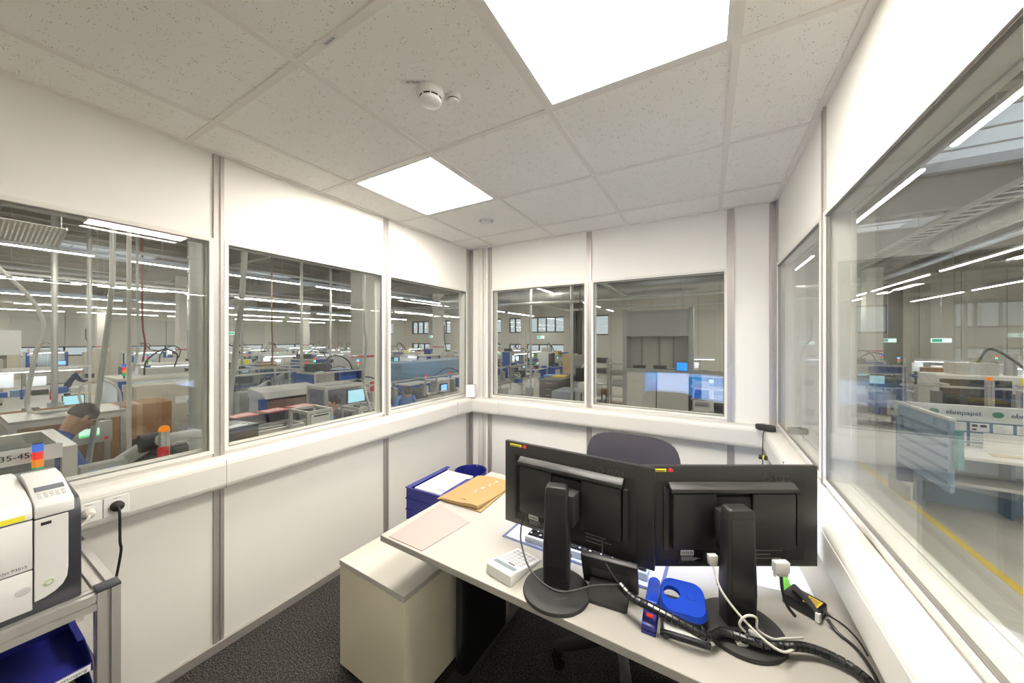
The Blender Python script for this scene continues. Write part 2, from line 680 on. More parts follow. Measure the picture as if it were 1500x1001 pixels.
# ================================================================== THE OFFICE: furniture and things
# ---- smoke detector on the ceiling
t = thing('smoke_detector', 'cream smoke detector with small side sensor on the ceiling', 'smoke detector', (-0.885, 0.945, CEIL + 0.006), 0.75)
MB().lathe([(0.052, 0), (0.052, -0.012), (0.046, -0.022), (0.040, -0.026)], 28).build('base', WHITEP, t, smooth=True)
MB().lathe([(0.040, -0.026), (0.036, -0.0265), (0.036, -0.032)], 28).build('smoke_inlet', BLACKM, t)
MB().lathe([(0.039, -0.031), (0.041, -0.034), (0.038, -0.042), (0.030, -0.046), (0.0005, -0.047)], 28).build('cap', WHITEP, t, smooth=True)
m = MB()
for k in range(8):
    a = k * PI / 4
    m.cbox(0.038 * math.cos(a), 0.038 * math.sin(a), -0.029, 0.006, 0.004, 0.008, Matrix.Rotation(a, 3, 'Z'))
m.build('inlet_ribs', WHITEP, t)['kind'] = 'stuff'
MB().prism([(0.03, -0.03), (0.08, -0.018), (0.08, 0.018), (0.03, 0.03)], -0.012, 0, 'z').build('bridge', WHITEP, t, bevel=0.003)
MB().lathe([(0.026, 0), (0.026, -0.012), (0.022, -0.018), (0.021, -0.0185), (0.021, -0.021), (0.022, -0.022), (0.019, -0.027), (0.0005, -0.028)], 20,
           (0.083, 0, 0)).build('side_sensor', WHITEP, t, smooth=True)
MB().lathe([(0.0222, -0.0178), (0.0222, -0.0212)], 20, (0.083, 0, 0), close=False).build('sensor_slot', BLACKM, t)
t2 = thing('ceiling_label', 'small printed label strip beside the smoke detector', 'label', (-0.905, 0.878, CEIL + 0.0055), 0.52)
MB().box(-0.045, -0.009, -0.001, 0.045, 0.009, 0.0004).build('strip', WHITEP, t2)
text('lettering', '20/TR/01', 0.014, INK, frame_M((0, 0, -0.0014), (1, 0, 0), (0, -1, 0)), t2, 0.0002)
t2 = thing('ceiling_label', 'small printed label stuck on the ceiling grid bar', 'label', (-0.995, 0.627, CEIL - 0.0002), 0)
MB().box(-0.035, -0.006, -0.0008, 0.035, 0.006, 0).build('strip', WHITEP, t2)
text('lettering', 'DK020701', 0.011, INK, frame_M((0, 0, -0.0012), (1, 0, 0), (0, -1, 0)), t2, 0.0002)
# ---- round ceiling air valve
t = thing('ceiling_valve', 'small round ceiling vent near the back wall', 'vent', (-1.475, 2.185, CEIL + 0.006))
MB().lathe([(0.062, 0), (0.062, -0.004), (0.052, -0.006), (0.05, -0.001), (0.048, 0.0)], 28).build('rim', WHITEP, t, smooth=True)
MB().lathe([(0.049, -0.0005), (0.044, -0.0007)], 28).build('gap_ring', BLACKM, t)
MB().lathe([(0.043, 0), (0.042, -0.008), (0.03, -0.012), (0.0005, -0.013)], 24).build('disc', WHITEP, t, smooth=True)

# ---- sockets on the left trunking
SX = XL + TD + 0.0022
for yy, lb in ((0.322, 'white wall socket with pale plug, next to the printer'),
               (0.392, 'white wall socket with black plug, right of the pale one')):
    t = thing('wall_socket', lb, 'socket', (SX, yy, 0.884), 0)
    MB().prism(rrect(-0.0335, -0.036, 0.0335, 0.036, 0.004, 3), 0, 0.006, 'x').build('plate', WHITEP, t, bevel=0.001, seg=1)
    m = MB()
    m.lathe([(0.0225, 0), (0.0225, 0.0035), (0.0195, 0.0035), (0.0195, -0.001), (0.0005, -0.001)], 24)
    m.xf(Matrix.Translation((0.0065, 0, 0)) @ Matrix.Rotation(PI / 2, 4, 'Y')).build('well', WHITEP, t, smooth=True)
    text('lettering', 'S 20 / 7', 0.006, INK, frame_M((0.0062, 0.0, 0.029), (0, 1, 0), (0, 0, 1)), t, 0.0002)
t = thing('power_cable', 'black power cable hanging from the wall socket', 'cable', (SX + 0.006, 0.392, 0.884))
m = MB().lathe([(0.0185, 0), (0.0185, 0.016), (0.012, 0.022), (0.0005, 0.024)], 20)
m.xf(Matrix.Rotation(PI / 2, 4, 'Y')).build('plug', BLACKM, t, smooth=True)
MB().tube(spline([(0.015, 0, 0), (0.034, 0, -0.01), (0.036, 0.001, -0.04), (0.034, 0.002, -0.13), (0.036, 0.004, -0.17), (0.04, -0.012, -0.28),
                  (0.05, -0.03, -0.36), (0.06, -0.05, -0.5), (0.07, -0.02, -0.87)]), 0.0042).build('lead', CABLEK, t, smooth=True)
t = thing('power_cable', 'pale grey printer power cable plugged in beside the printer', 'cable', (SX + 0.006, 0.322, 0.884))
m = MB().lathe([(0.018, 0), (0.018, 0.01), (0.01, 0.02), (0.0005, 0.022)], 20)
m.xf(Matrix.Rotation(PI / 2, 4, 'Y')).build('plug', CABLEW, t, smooth=True)
MB().tube(spline([(0.014, 0, 0), (0.03, -0.006, -0.01), (0.034, -0.03, -0.035), (0.03, -0.06, -0.06), (0.03, -0.09, -0.05)]), 0.0042).build('lead', CABLEW, t, smooth=True)

# ---- printer trolley of aluminium profiles
TR = thing('printer_trolley', 'aluminium profile trolley carrying the printer and blue trays', 'trolley', (-1.5, 0.303, 0))


def profile(mb, a, b, w=0.045, g=0.009):
    """square slotted aluminium profile between two axis-aligned points (centre line)"""
    a = Vector(a); b = Vector(b)
    d = (b - a)
    ax = max(range(3), key=lambda i: abs(d[i]))
    o1, o2 = [i for i in range(3) if i != ax]
    h = w / 2
    for s1 in (-1, 1):
        for s2 in (-1, 1):
            lo = [0, 0, 0]; hi = [0, 0, 0]
            lo[ax] = min(a[ax], b[ax]); hi[ax] = max(a[ax], b[ax])
            for o, s in ((o1, s1), (o2, s2)):
                e0, e1 = sorted((s * g / 2, s * h))
                lo[o] = a[o] + e0; hi[o] = a[o] + e1
            mb.box(*lo, *hi)
    lo = [0, 0, 0]; hi = [0, 0, 0]
    lo[ax] = min(a[ax], b[ax]); hi[ax] = max(a[ax], b[ax])
    for o in (o1, o2):
        lo[o] = a[o] - h + 0.009; hi[o] = a[o] + h - 0.009
    mb.box(*lo, *hi)
    return mb


for px, py in ((-0.0225, -0.0225), (-0.0225, -0.62), (-0.465, -0.0225), (-0.465, -0.62)):
    profile(MB(), (px, py, 0.06), (px, py, 0.81)).build('post', ALUB, TR)
    MB().box(px - 0.0235, py - 0.0235, 0.81, px + 0.0235, py + 0.0235, 0.818).build('end_cap', DGREY, TR, bevel=0.002)
    c = MB().cyl((px, py - 0.012, 0.03), (px, py + 0.012, 0.03), 0.03, 16)
    c.build('caster', BLACKM, TR)
for z in (0.786, 0.50):
    for px in (-0.0225, -0.465):
        profile(MB(), (px, -0.046, z), (px, -0.597, z)).build('rail', ALUB, TR)
    for py in (-0.0225, -0.62):
        profile(MB(), (-0.046, py, z), (-0.442, py, z)).build('rail', ALUB, TR)
MB().box(-0.44, -0.59, 0.792, -0.05, -0.05, 0.808).build('top_board', DESKW, TR)
MB().box(-0.44, -0.59, 0.5225, -0.05, -0.05, 0.53).build('shelf_board', DESKW, TR)

# ---- printer
PR = thing('laser_printer', 'light grey laser printer with dark side band on the trolley', 'printer', (-1.53, 0.235, 0.808))
# local: x forward 0, depth to -0.41; y from -0.45 to 0; z up
prof = [(-0.40, 0.0), (-0.004, 0.0), (-0.001, 0.01), (-0.001, 0.225)]
for k in range(8):
    a = k / 7 * PI / 2
    prof.append((-0.041 + 0.04 * math.cos(a), 0.225 + 0.055 * math.sin(a)))
prof += [(-0.20, 0.292), (-0.40, 0.292)]
MB().prism(prof, -0.45, -0.0, 'y').build('body', DGREY, PR, bevel=0.004)
ins = [(-0.079, 0.035), (-0.062, 0.038), (-0.045, 0.046), (-0.033, 0.058), (-0.026, 0.075), (-0.024, 0.1), (-0.024, 0.248), (-0.079, 0.248)]
MB().prism(ins, 0.0, 0.006, 'x').build('side_front_panel', PRNW, PR, bevel=0.0015, seg=1)
MB().box(0, -0.445, 0.125, 0.006, -0.0815, 0.252).build('front_door', PRNW, PR, bevel=0.002)
MB().box(0, -0.445, 0.018, 0.006, -0.0815, 0.1225).build('paper_drawer', PRNW, PR, bevel=0.002)
dk = MB().lathe([(0.012, 0), (0.012, 0.002), (0.010, 0.0025), (0.0005, 0.001)], 20, sx=0.75)
dk.xf(Matrix.Translation((0.006, -0.096, 0.075)) @ Matrix.Rotation(PI / 2, 4, 'Y')).build('drawer_button', mat('printer_grip', (0.55, 0.545, 0.54), 0.5), PR, smooth=True)
pb = MB().lathe([(0.010, 0), (0.010, 0.002), (0.0005, 0.0025)], 20)
pb.xf(Matrix.Translation((0.006, -0.056, 0.077)) @ Matrix.Rotation(PI / 2, 4, 'Y')).build('power_button', mat('button_pale', (0.7, 0.72, 0.66), 0.4), PR, smooth=True)
rg = MB().lathe([(0.0075, 0.0022), (0.0075, 0.0035), (0.006, 0.0035), (0.006, 0.0022)], 20, close=False)
rg.xf(Matrix.Translation((0.006, -0.056, 0.077)) @ Matrix.Rotation(PI / 2, 4, 'Y')).build('power_ring', mat('ring_green', (0.35, 0.5, 0.2), 0.4), PR)
MB().box(0.004, -0.069, 0.231, 0.0066, -0.052, 0.239).build('usb_port', BLACKM, PR)
text('lettering', 'LaserJet P3015', 0.0095, INK, frame_M((0.0062, -0.118, 0.136), (0, 1, 0), (0, 0, 1)), PR, 0.0001)
# top shells: left cover and right control panel
cp = [(0.007, 0.252)]
for k in range(7):
    a = k / 6 * PI / 2
    cp.append((-0.018 + 0.025 * math.cos(a), 0.278 + 0.014 * math.sin(a)))
cp += [(-0.11, 0.313), (-0.17, 0.322), (-0.24, 0.322), (-0.26, 0.312), (-0.26, 0.252)]
MB().prism(cp, -0.079, -0.014, 'y').build('control_console', PRNW, PR, bevel=0.003)
lc = [(0.007, 0.255)]
for k in range(7):
    a = k / 6 * PI / 2
    lc.append((-0.028 + 0.035 * math.cos(a), 0.268 + 0.028 * math.sin(a)))
lc += [(-0.12, 0.306), (-0.30, 0.31), (-0.38, 0.30), (-0.38, 0.252)]
MB().prism(lc, -0.445, -0.0815, 'y').build('top_cover', PRNW, PR, bevel=0.003)
sl = math.atan2(0.313 - 0.292, 0.092)
RM = Matrix.Rotation(sl, 3, 'Y')
MB().cbox(-0.078, -0.046, 0.3068, 0.024, 0.05, 0.004, RM).build('display', mat('lcd_grey', (0.16, 0.18, 0.2), 0.2), PR, bevel=0.001, seg=1)
for r_ in range(3):
    for c_ in range(5):
        MB().cbox(-0.052 + 0.011 * r_, -0.066 + 0.010 * c_, 0.3008 - 0.0022 * r_, 0.006, 0.006, 0.003, RM).build(
            'key', mat('printer_key', (0.64, 0.63, 0.62), 0.5), PR)
MB().box(0.0066, -0.135, 0.258, 0.0076, -0.093, 0.27).build('yellow_sticker', YELLOW, PR)

# ---- letter trays under the printer


def tray_mesh(w, d, h, th=0.003):
    """open-front tray: x from -d to 0 (front at 0), y from -w to 0"""
    m = MB()
    m.box(-d, -w, 0, 0, 0, th)
    m.prism([(-d, 0), (0, 0), (0, h * 0.45), (-0.05, h * 0.85), (-0.09, h), (-d, h)], -th, 0, 'y')
    m.prism([(-d, 0), (0, 0), (0, h * 0.45), (-0.05, h * 0.85), (-0.09, h), (-d, h)], -w, -w + th, 'y')
    m.box(-d, -w, 0, -d + th, 0, h)
    m.box(-th, -w, 0, 0, 0, h * 0.42)
    m.box(-d, -0.014, h - 0.002, -0.09, 0, h + 0.001)
    m.box(-d, -w, h - 0.002, -0.09, -w + 0.014, h + 0.001)
    return m


for z, lb in ((0.594, 'deep blue letter tray with a paper name strip, under the printer'),
              (0.532, 'lower blue letter tray holding a yellow sheet, under the printer')):
    t = thing('letter_tray', lb, 'letter tray', (-1.512, 0.252, z))
    tray_mesh(0.35, 0.28, 0.05).build('shell', BLUEP, t, bevel=0.0012, seg=1)
    if z > 0.55:
        MB().box(0.0, -0.075, 0.002, 0.0008, -0.004, 0.019).build('name_strip', PAPER, t)
        text('lettering', 'Postausgang', 0.0118, INK, frame_M((0.001, -0.0395, 0.0105), (0, 1, 0), (0, 0, 1)), t, 0.0001)
sh = MB().box(-0.25, -0.30, 0, -0.012, -0.02, 0.004).build('yellow_sheet', mat('paper_yellow', (0.75, 0.7, 0.2), 0.8))
sh.location = (-1.512, 0.252, 0.5335)
tag(sh, 'yellow sheet lying in the lower blue letter tray', 'paper')

# ---- desk
DR = -0.032
DK = thing('office_desk', 'cream office desk carrying both monitors, against the right wall', 'desk', (-1.162, 0.947, 0), DR)
MB().box(0, 0, 0.705, 1.53, 0.79, 0.73).build('desk_top', DESKW, DK, bevel=0.0015, seg=1)
for lx in (0.16, 1.34):
    MB().prism(rrect(lx, 0.27, lx + 0.065, 0.62, 0.02), 0.035, 0.705, 'z').build('leg_panel', BLACKS, DK, smooth=True)
    MB().prism(rrect(lx - 0.005, 0.05, lx + 0.07, 0.75, 0.02), 0.0, 0.032, 'z').build('foot', BLACKM, DK, bevel=0.006)
    MB().box(lx + 0.01, 0.622, 0.05, lx + 0.055, 0.66, 0.70).build('lift_column', ALU, DK, bevel=0.004)
MB().box(0.24, 0.60, 0.66, 1.33, 0.64, 0.703).build('cross_beam', ALU, DK)
MB().box(0.24, 0.67, 0.40, 1.33, 0.685, 0.70).build('modesty_panel', DESKW, DK)

# ---- pedestal cabinet
PC = thing('pedestal_cabinet', 'cream low pedestal cabinet half under the desk end', 'cabinet', (-1.474, 0.974, 0), -0.036)
MB().box(0.002, 0.002, 0.035, 0.436, 0.80, 0.488).build('body', mat('cabinet_cream', (0.92, 0.85, 0.67), 0.45, var=0.015), PC, bevel=0.0015, seg=1)
MB().box(0, 0, 0.49, 0.438, 0.802, 0.515).build('top_plate', mat('pedestal_top', (0.56, 0.535, 0.48), 0.4, var=0.015), PC, bevel=0.0015, seg=1)
MB().box(0.03, 0.03, 0, 0.41, 0.77, 0.036).build('plinth', BLACKM, PC)
for k in range(3):
    dw = MB().box(0.006, 0.801, 0.05 + k * 0.146, 0.43, 0.818, 0.19 + k * 0.146).build('drawer', DESKW, PC, bevel=0.0015, seg=1)
    MB().tube([(0.15, 0.818, 0.13 + k * 0.146), (0.15, 0.835, 0.13 + k * 0.146), (0.29, 0.835, 0.13 + k * 0.146), (0.29, 0.818, 0.13 + k * 0.146)], 0.005).build('handle', ALU, dw)

# ---- blue trays stacked on the pedestal
for k in range(3):
    t = thing('letter_tray', ['bottom blue letter tray of the stack on the pedestal', 'middle blue letter tray of the stack on the pedestal',
                              'top blue letter tray of the stack, filled with white paper'][k], 'letter tray', (-1.48, 1.385, 0.515 + 0.061 * k), 0.02, 'stacked letter trays')
    m = MB()
    w, d, h, th = 0.262, 0.36, 0.058, 0.003
    m.box(0, 0, 0, w, d, th)
    m.box(0, 0, 0, w, th, h)
    m.box(0, 0, 0, th, d, h)
    m.prism([(0, 0), (d, 0), (d, h * 0.4), (d - 0.06, h * 0.8), (d - 0.1, h), (0, h)], w - th, w, 'x')
    m.box(0, d - th, 0, w, d, h * 0.4)
    m.prism([(0, h - 0.004), (0.03, h - 0.001), (0.03, h + 0.001), (0, h + 0.001)], 0, d, 'y')
    m.prism([(w - 0.03, h - 0.001), (w, h - 0.004), (w, h + 0.001), (w - 0.03, h + 0.001)], 0, d - 0.1, 'y')
    m.box(-0.004, -0.004, h - 0.004, w + 0.002, 0.003, h + 0.001)
    m.box(-0.004, -0.004, h - 0.004, 0.003, d, h + 0.001)
    m.build('shell', BLUEP, t, bevel=0.001, seg=1)
ps = thing('paper_stack', 'white papers lying in the top blue tray', 'paper', (-1.44, 1.41, 0.677), 0.02)
MB().box(0, 0, 0, 0.20, 0.29, 0.014).build('sheets', PAPER, ps)
m = MB()
for k in range(7):
    m.box(0.02, 0.10 + k * 0.022, 0.0142, 0.02 + random.uniform(0.06, 0.15), 0.104 + k * 0.022, 0.0145)
m.build('print_lines', mat('ink_grey', (0.5, 0.5, 0.55), 0.8), ps)
m = MB()
for k in range(3):
    m.prism([(0.125 + k * 0.018, 0.03), (0.135 + k * 0.018, 0.03), (0.145 + k * 0.018, 0.055), (0.135 + k * 0.018, 0.055)], 0.0142, 0.0148, 'z')
m.build('stamp', mat('ink_blue', (0.03, 0.05, 0.25), 0.7), ps)

# ---- waste bin in the corner
t = thing('waste_bin', 'round dark blue waste bin in the corner behind the trays', 'bin', (-1.89, 2.545, 0))
MB().lathe([(0.105, 0), (0.108, 0.004), (0.138, 0.29), (0.146, 0.292), (0.148, 0.328), (0.143, 0.33), (0.139, 0.326), (0.134, 0.29), (0.104, 0.01), (0.0005, 0.008)], 40).build('tub', BLUEP, t, smooth=True)
m = MB()
a0 = 1.75
m.cbox(0.1385 * math.cos(a0), 0.1385 * math.sin(a0), 0.309, 0.002, 0.042, 0.026, Matrix.Rotation(a0, 3, 'Z'))
m.build('sticker', PAPER, t)
m = MB()
for k in (-1, 0, 1):
    a = a0 + k * 0.08
    m.cbox(0.1370 * math.cos(a), 0.1370 * math.sin(a), 0.309, 0.001, 0.008, 0.012, Matrix.Rotation(a, 3, 'Z'))
m.build('sticker_print', INK, t)

# ---- papers and envelopes on the desk
DZ = 0.73
t = MB().prism([(-1.119, 0.955), (-0.935, 0.952), (-0.900, 1.205), (-1.125, 1.262)], DZ, DZ + 0.003, 'z').build('pink_folder', mat('paper_pink', (0.42, 0.315, 0.295), 0.7, var=0.02))
tag(t, 'pale pink paper folder at the left end of the desk', 'folder')
ENV = mat('envelope_manila', (0.36, 0.235, 0.095), 0.75, var=0.05, vscale=25)
t = thing('manila_envelope', 'lower tan manila envelope with its lip sticking out', 'envelope', (-1.035, 1.44, DZ), 0.08)
MB().prism([(-0.105, -0.13), (0.118, -0.155), (0.128, 0.165), (-0.11, 0.165)], 0, 0.006, 'z').build('pouch', ENV, t, bevel=0.002)
t = thing('manila_envelope', 'upper tan manila envelope with dashed print, on the desk', 'envelope', (-1.045, 1.44, DZ + 0.006), 0.03)
m = MB()
nx, ny = 8, 8
for side in (0, 1):
    vs = []
    for j in range(ny + 1):
        for i in range(nx + 1):
            u_, v_ = i / nx, j / ny
            z = 0.012 * math.sin(u_ * PI) ** 0.5 * (0.4 + 0.6 * v_) + 0.002 * math.sin(u_ * 9) * (1 - v_) + 0.016 * (1 - v_) ** 3 * u_
            vs.append((-0.105 + 0.24 * u_ - 0.02 * (1 - v_), -0.145 + 0.33 * v_, (0.0 if side == 0 else 0.004) + (z if side else z * 0.35)))
    fs = [(j * (nx + 1) + i, j * (nx + 1) + i + 1, (j + 1) * (nx + 1) + i + 1, (j + 1) * (nx + 1) + i) for j in range(ny) for i in range(nx)]
    if side == 0:
        fs = [tuple(reversed(f)) for f in fs]
    m._add(vs, fs)
n1 = (nx + 1) * (ny + 1)
rim = [i for i in range(nx + 1)] + [j * (nx + 1) + nx for j in range(1, ny + 1)] + [ny * (nx + 1) + i for i in range(nx - 1, -1, -1)] + [j * (nx + 1) for j in range(ny - 1, 0, -1)]
for a, b in zip(rim, rim[1:] + rim[:1]):
    m.f.append((a, b, n1 + b, n1 + a)); m.mi.append(0)
m.build('pouch', ENV, t, smooth=True)
m = MB()
for k in range(4):
    m.box(0.01 + k * 0.012, -0.02 + k * 0.05, 0.0165, 0.018 + k * 0.012, -0.002 + k * 0.05, 0.0172)
m.build('print_marks', PAPER, t)['kind'] = 'stuff'
m = MB().box(-0.09, -0.115, 0.008, -0.045, -0.109, 0.0105)
m.box(0.0, -0.115, 0.018, 0.03, -0.111, 0.019)
m.build('print_lines', mat('ink_brown', (0.25, 0.15, 0.06), 0.8), t)['kind'] = 'stuff'

# ---- desk calculator seen from behind
t = thing('desk_calculator', 'white desk calculator beside the left monitor foot', 'calculator', (-0.587, 1.045, DZ), -0.18)
cal = [(-0.085, 0.0), (0.088, 0.0), (0.088, 0.008), (-0.035, 0.030), (-0.07, 0.040), (-0.083, 0.036)]
MB().prism(cal, -0.055, 0.055, 'x').build('case', WHITEP, t, bevel=0.003)
sl = math.atan2(0.022, 0.123)
RMx = Matrix.Rotation(-sl, 3, 'X')
MB().cbox(0, -0.05, 0.0352, 0.09, 0.02, 0.003, Matrix.Rotation(-0.28, 3, 'X')).build('display', mat('calc_lcd', (0.20, 0.25, 0.28), 0.25), t)
MB().cbox(0.01, -0.026, 0.0296, 0.028, 0.006, 0.002, RMx).build('solar_cell', mat('solar_brown', (0.09, 0.06, 0.06), 0.3), t)
for r_ in range(5):
    for c_ in range(5):
        yy = -0.008 + r_ * 0.018
        MB().cbox(-0.036 + c_ * 0.018, yy, 0.0305 - (yy + 0.035) * 0.179, 0.013, 0.012, 0.003, RMx).build('key', mat('calc_key', (0.42, 0.43, 0.45), 0.5), t)

# ---- monitors
SCR = None


def screen_mat():
    m = bpy.data.materials.new('screen_lit')
    m.use_nodes = True
    nt = m.node_tree
    nt.nodes.clear()
    out = nt.nodes.new('ShaderNodeOutputMaterial')
    em = nt.nodes.new('ShaderNodeEmission')
    tc = nt.nodes.new('ShaderNodeTexCoord')
    sp = nt.nodes.new('ShaderNodeSeparateXYZ')
    nt.links.new(tc.outputs['Object'], sp.inputs[0])
    nz = nt.nodes.new('ShaderNodeTexNoise')
    nz.inputs['Scale'].default_value = 5
    nt.links.new(tc.outputs['Object'], nz.inputs['Vector'])
    cr = nt.nodes.new('ShaderNodeValToRGB')
    cr.color_ramp.elements[0].position = 0.3
    cr.color_ramp.elements[0].color = (0.005, 0.09, 0.55, 1)
    cr.color_ramp.elements[1].position = 0.75
    cr.color_ramp.elements[1].color = (0.10, 0.55, 1.0, 1)
    nt.links.new(nz.outputs['Fac'], cr.inputs[0])
    gt = nt.nodes.new('ShaderNodeMath')
    gt.operation = 'GREATER_THAN'
    gt.inputs[1].default_value = -0.12
    nt.links.new(sp.outputs[0], gt.inputs[0])
    mx = nt.nodes.new('ShaderNodeMix')
    mx.data_type = 'RGBA'
    nt.links.new(gt.outputs[0], mx.inputs['Factor'])
    nt.links.new(cr.outputs[0], mx.inputs['A'])
    mx.inputs['B'].default_value = (0.42, 0.58, 1.0, 1)
    nt.links.new(mx.outputs['Result'], em.inputs[0])
    em.inputs[1].default_value = 4.5
    nt.links.new(em.outputs[0], out.inputs[0])
    return m


SCR = screen_mat()


def monitor(label, loc, rotz, standrot, so=0.0):
    t = thing('computer_monitor', label, 'monitor', loc, rotz, 'desk monitors')
    W, Hh, zc, yo = 0.272, 0.155, 0.2555, 0.105
    # panel: thin slab with chamfered back
    m = MB()
    fr = [(-W, zc - Hh), (W, zc - Hh), (W, zc + Hh), (-W, zc + Hh)]
    bk = [(-W + 0.055, zc - Hh + 0.03), (W - 0.055, zc - Hh + 0.03), (W - 0.055, zc + Hh - 0.042), (-W + 0.055, zc + Hh - 0.042)]
    vs = [(x, yo + 0.022, z) for x, z in fr] + [(x, yo + 0.006, z) for x, z in fr] + [(x, yo - 0.006, z) for x, z in bk]
    fs = [(0, 3, 2, 1)[::-1], (8, 9, 10, 11)]
    for i in range(4):
        j = (i + 1) % 4
        fs.append((i, j, 4 + j, 4 + i)[::-1])
        fs.append((4 + i, 4 + j, 8 + j, 8 + i)[::-1])
    m._add(vs, fs)
    m.build('panel_housing', BLACK, t, bevel=0.002)
    MB().box(-W + 0.012, yo + 0.0222, zc - Hh + 0.02, W - 0.012, yo + 0.0236, zc + Hh - 0.012).build('screen', SCR, t)
    # rear bulge: sloped top lip, two pockets
    zt, zb = zc + Hh - 0.055, zc - 0.085
    lip = [(yo - 0.006, zt + 0.012), (yo - 0.030, zt - 0.002), (yo - 0.030, zt - 0.014), (yo - 0.006, zt - 0.014)]
    MB().prism(lip, -0.195, 0.185, 'x').build('top_lip', mat('black_edge', (0.022, 0.021, 0.021), 0.45, var=0.1), t, bevel=0.001, seg=1)
    for x0, x1 in ((-0.188, -0.058), (0.050, 0.180)):
        MB().box(x0, yo - 0.026, zb, x1, yo - 0.004, zt - 0.018).build('rear_cover', BLACK, t, bevel=0.004)
    MB().box(-0.06, yo - 0.018, zb + 0.012, 0.052, yo - 0.004, zt - 0.03).build('mount_well', BLACKM, t)
    MB().prism([(0.186, zb + 0.01), (0.198, zb - 0.0), (0.198, zt - 0.02), (0.186, zt - 0.02)], yo - 0.022, yo - 0.004, 'y').build('side_grip', BLACKM, t)
    MB().box(-0.21, yo - 0.010, zb - 0.012, -0.195, yo - 0.004, zt).build('side_flank', BLACKS, t)
    # connector bay and labels
    MB().box(-0.165, yo - 0.008, zb - 0.05, 0.165, yo - 0.002, zb - 0.004).build('connector_bay', BLACKM, t)
    lb = MB().box(-0.16, yo - 0.0086, zb - 0.044, -0.09, yo - 0.0078, zb - 0.006).build('rating_plate', BLACKS, t)
    MB().box(-0.158, yo - 0.0092, zb - 0.026, -0.118, yo - 0.0086, zb - 0.010).build('barcode_label', PAPER, lb)
    m = MB()
    for k in range(11):
        m.box(-0.155 + k * 0.0033, yo - 0.0096, zb - 0.023, -0.1535 + k * 0.0033, yo - 0.0092, zb - 0.014)
    m.build('barcode', INK, lb)
    m = MB()
    for k in range(5):
        m.box(-0.156, yo - 0.0090, zb - 0.031 - k * 0.0026, -0.156 + random.uniform(0.03, 0.06), yo - 0.0086, zb - 0.0299 - k * 0.0026)
    m.build('fine_print', mat('print_pale', (0.45, 0.45, 0.45), 0.7), lb)
    m = MB()
    for k in range(3):
        m.box(0.06, yo - 0.0090, zb - 0.012 - k * 0.012, 0.062 + random.uniform(0.05, 0.09), yo - 0.0078, zb - 0.010 - k * 0.012)
    m.build('port_marks', mat('print_pale2', (0.25, 0.25, 0.25), 0.7), t)
    # stickers and embossed maker's mark
    MB().box(-W + 0.025, yo + 0.0015, zc + Hh - 0.0175, -W + 0.075, yo + 0.0065, zc + Hh - 0.0075).build('yellow_sticker', YELLOW, t)
    m = MB()
    m.box(-W + 0.029, yo + 0.0008, zc + Hh - 0.0137, -W + 0.071, yo + 0.0020, zc + Hh - 0.0117)
    m.build('sticker_print', INK, t)
    m = MB().lathe([(0.0075, 0), (0.0075, 0.004), (0.0005, 0.004)], 18)
    m.xf(Matrix.Translation((-W + 0.089, yo + 0.0055, zc + Hh - 0.013)) @ Matrix.Rotation(PI / 2, 4, 'X')).build('red_sticker', RED, t)
    EMB = mat('black_emboss', (0.045, 0.043, 0.043), 0.3, var=0.1)
    text('emblem_lettering', 'EIZO', 0.024, EMB, frame_M((0.157, yo - 0.0050, zc + Hh - 0.036), (1, 0, 0), (0, 0.286, 1)), t, 0.0008)
    m = MB()
    for a in range(3):
        for b in range(3):
            if (a, b) == (1, 1):
                continue
            m.cbox(0.108 + (a - b) * 0.0055, yo - 0.0042 + (a + b - 2) * 0.0016, zc + Hh - 0.036 + (a + b - 2) * 0.0055, 0.006, 0.002, 0.006, Matrix.Rotation(PI / 4, 3, 'Y'))
    m.build('emblem', EMB, t)
    # stand
    SM = Matrix.Translation((so, 0, 0)) @ Matrix.Rotation(standrot, 4, 'Z')
    st = MB()
    col = [(-0.040, 0.012), (0.040, 0.012), (0.043, 0.10), (0.040, 0.19), (0.036, 0.24), (0.036, 0.322), (0.030, 0.335), (-0.030, 0.335), (-0.036, 0.322), (-0.036, 0.24), (-0.040, 0.19), (-0.043, 0.10)]
    st.prism(col, -0.012, 0.032, 'y')
    st.xf(SM)
    st.build('stand_column', BLACK, t, bevel=0.006, seg=3)
    MB().prism([(-0.03, 0.05), (0.03, 0.05), (0.03, 0.31), (-0.03, 0.31)], -0.0125, -0.0135, 'y').xf(SM).build('column_face', BLACKS, t)
    MB().box(-0.044, 0.02, 0.10, 0.044, 0.034, 0.106).xf(SM).build('column_seam', BLACKM, t)
    MB().box(-0.045 + so * 0.5, 0.028, 0.20, 0.045 + so * 0.5, yo - 0.01, 0.30).build('tilt_mount', BLACKM, t, bevel=0.004)
    MB().lathe([(0.104, 0.0), (0.106, 0.004), (0.104, 0.011), (0.098, 0.014), (0.056, 0.0145), (0.052, 0.018), (0.0005, 0.0185)], 48, (so, 0, 0)).build('foot_disc', BLACKM, t, smooth=True)
    return t


monitor('left black monitor seen from behind, beside the calculator', (-0.415, 1.012, DZ), -0.06, 0.30)
monitor('right black monitor seen from behind, beside the right window', (0.116, 1.150, DZ), 0.5184, 0.0, -0.042)

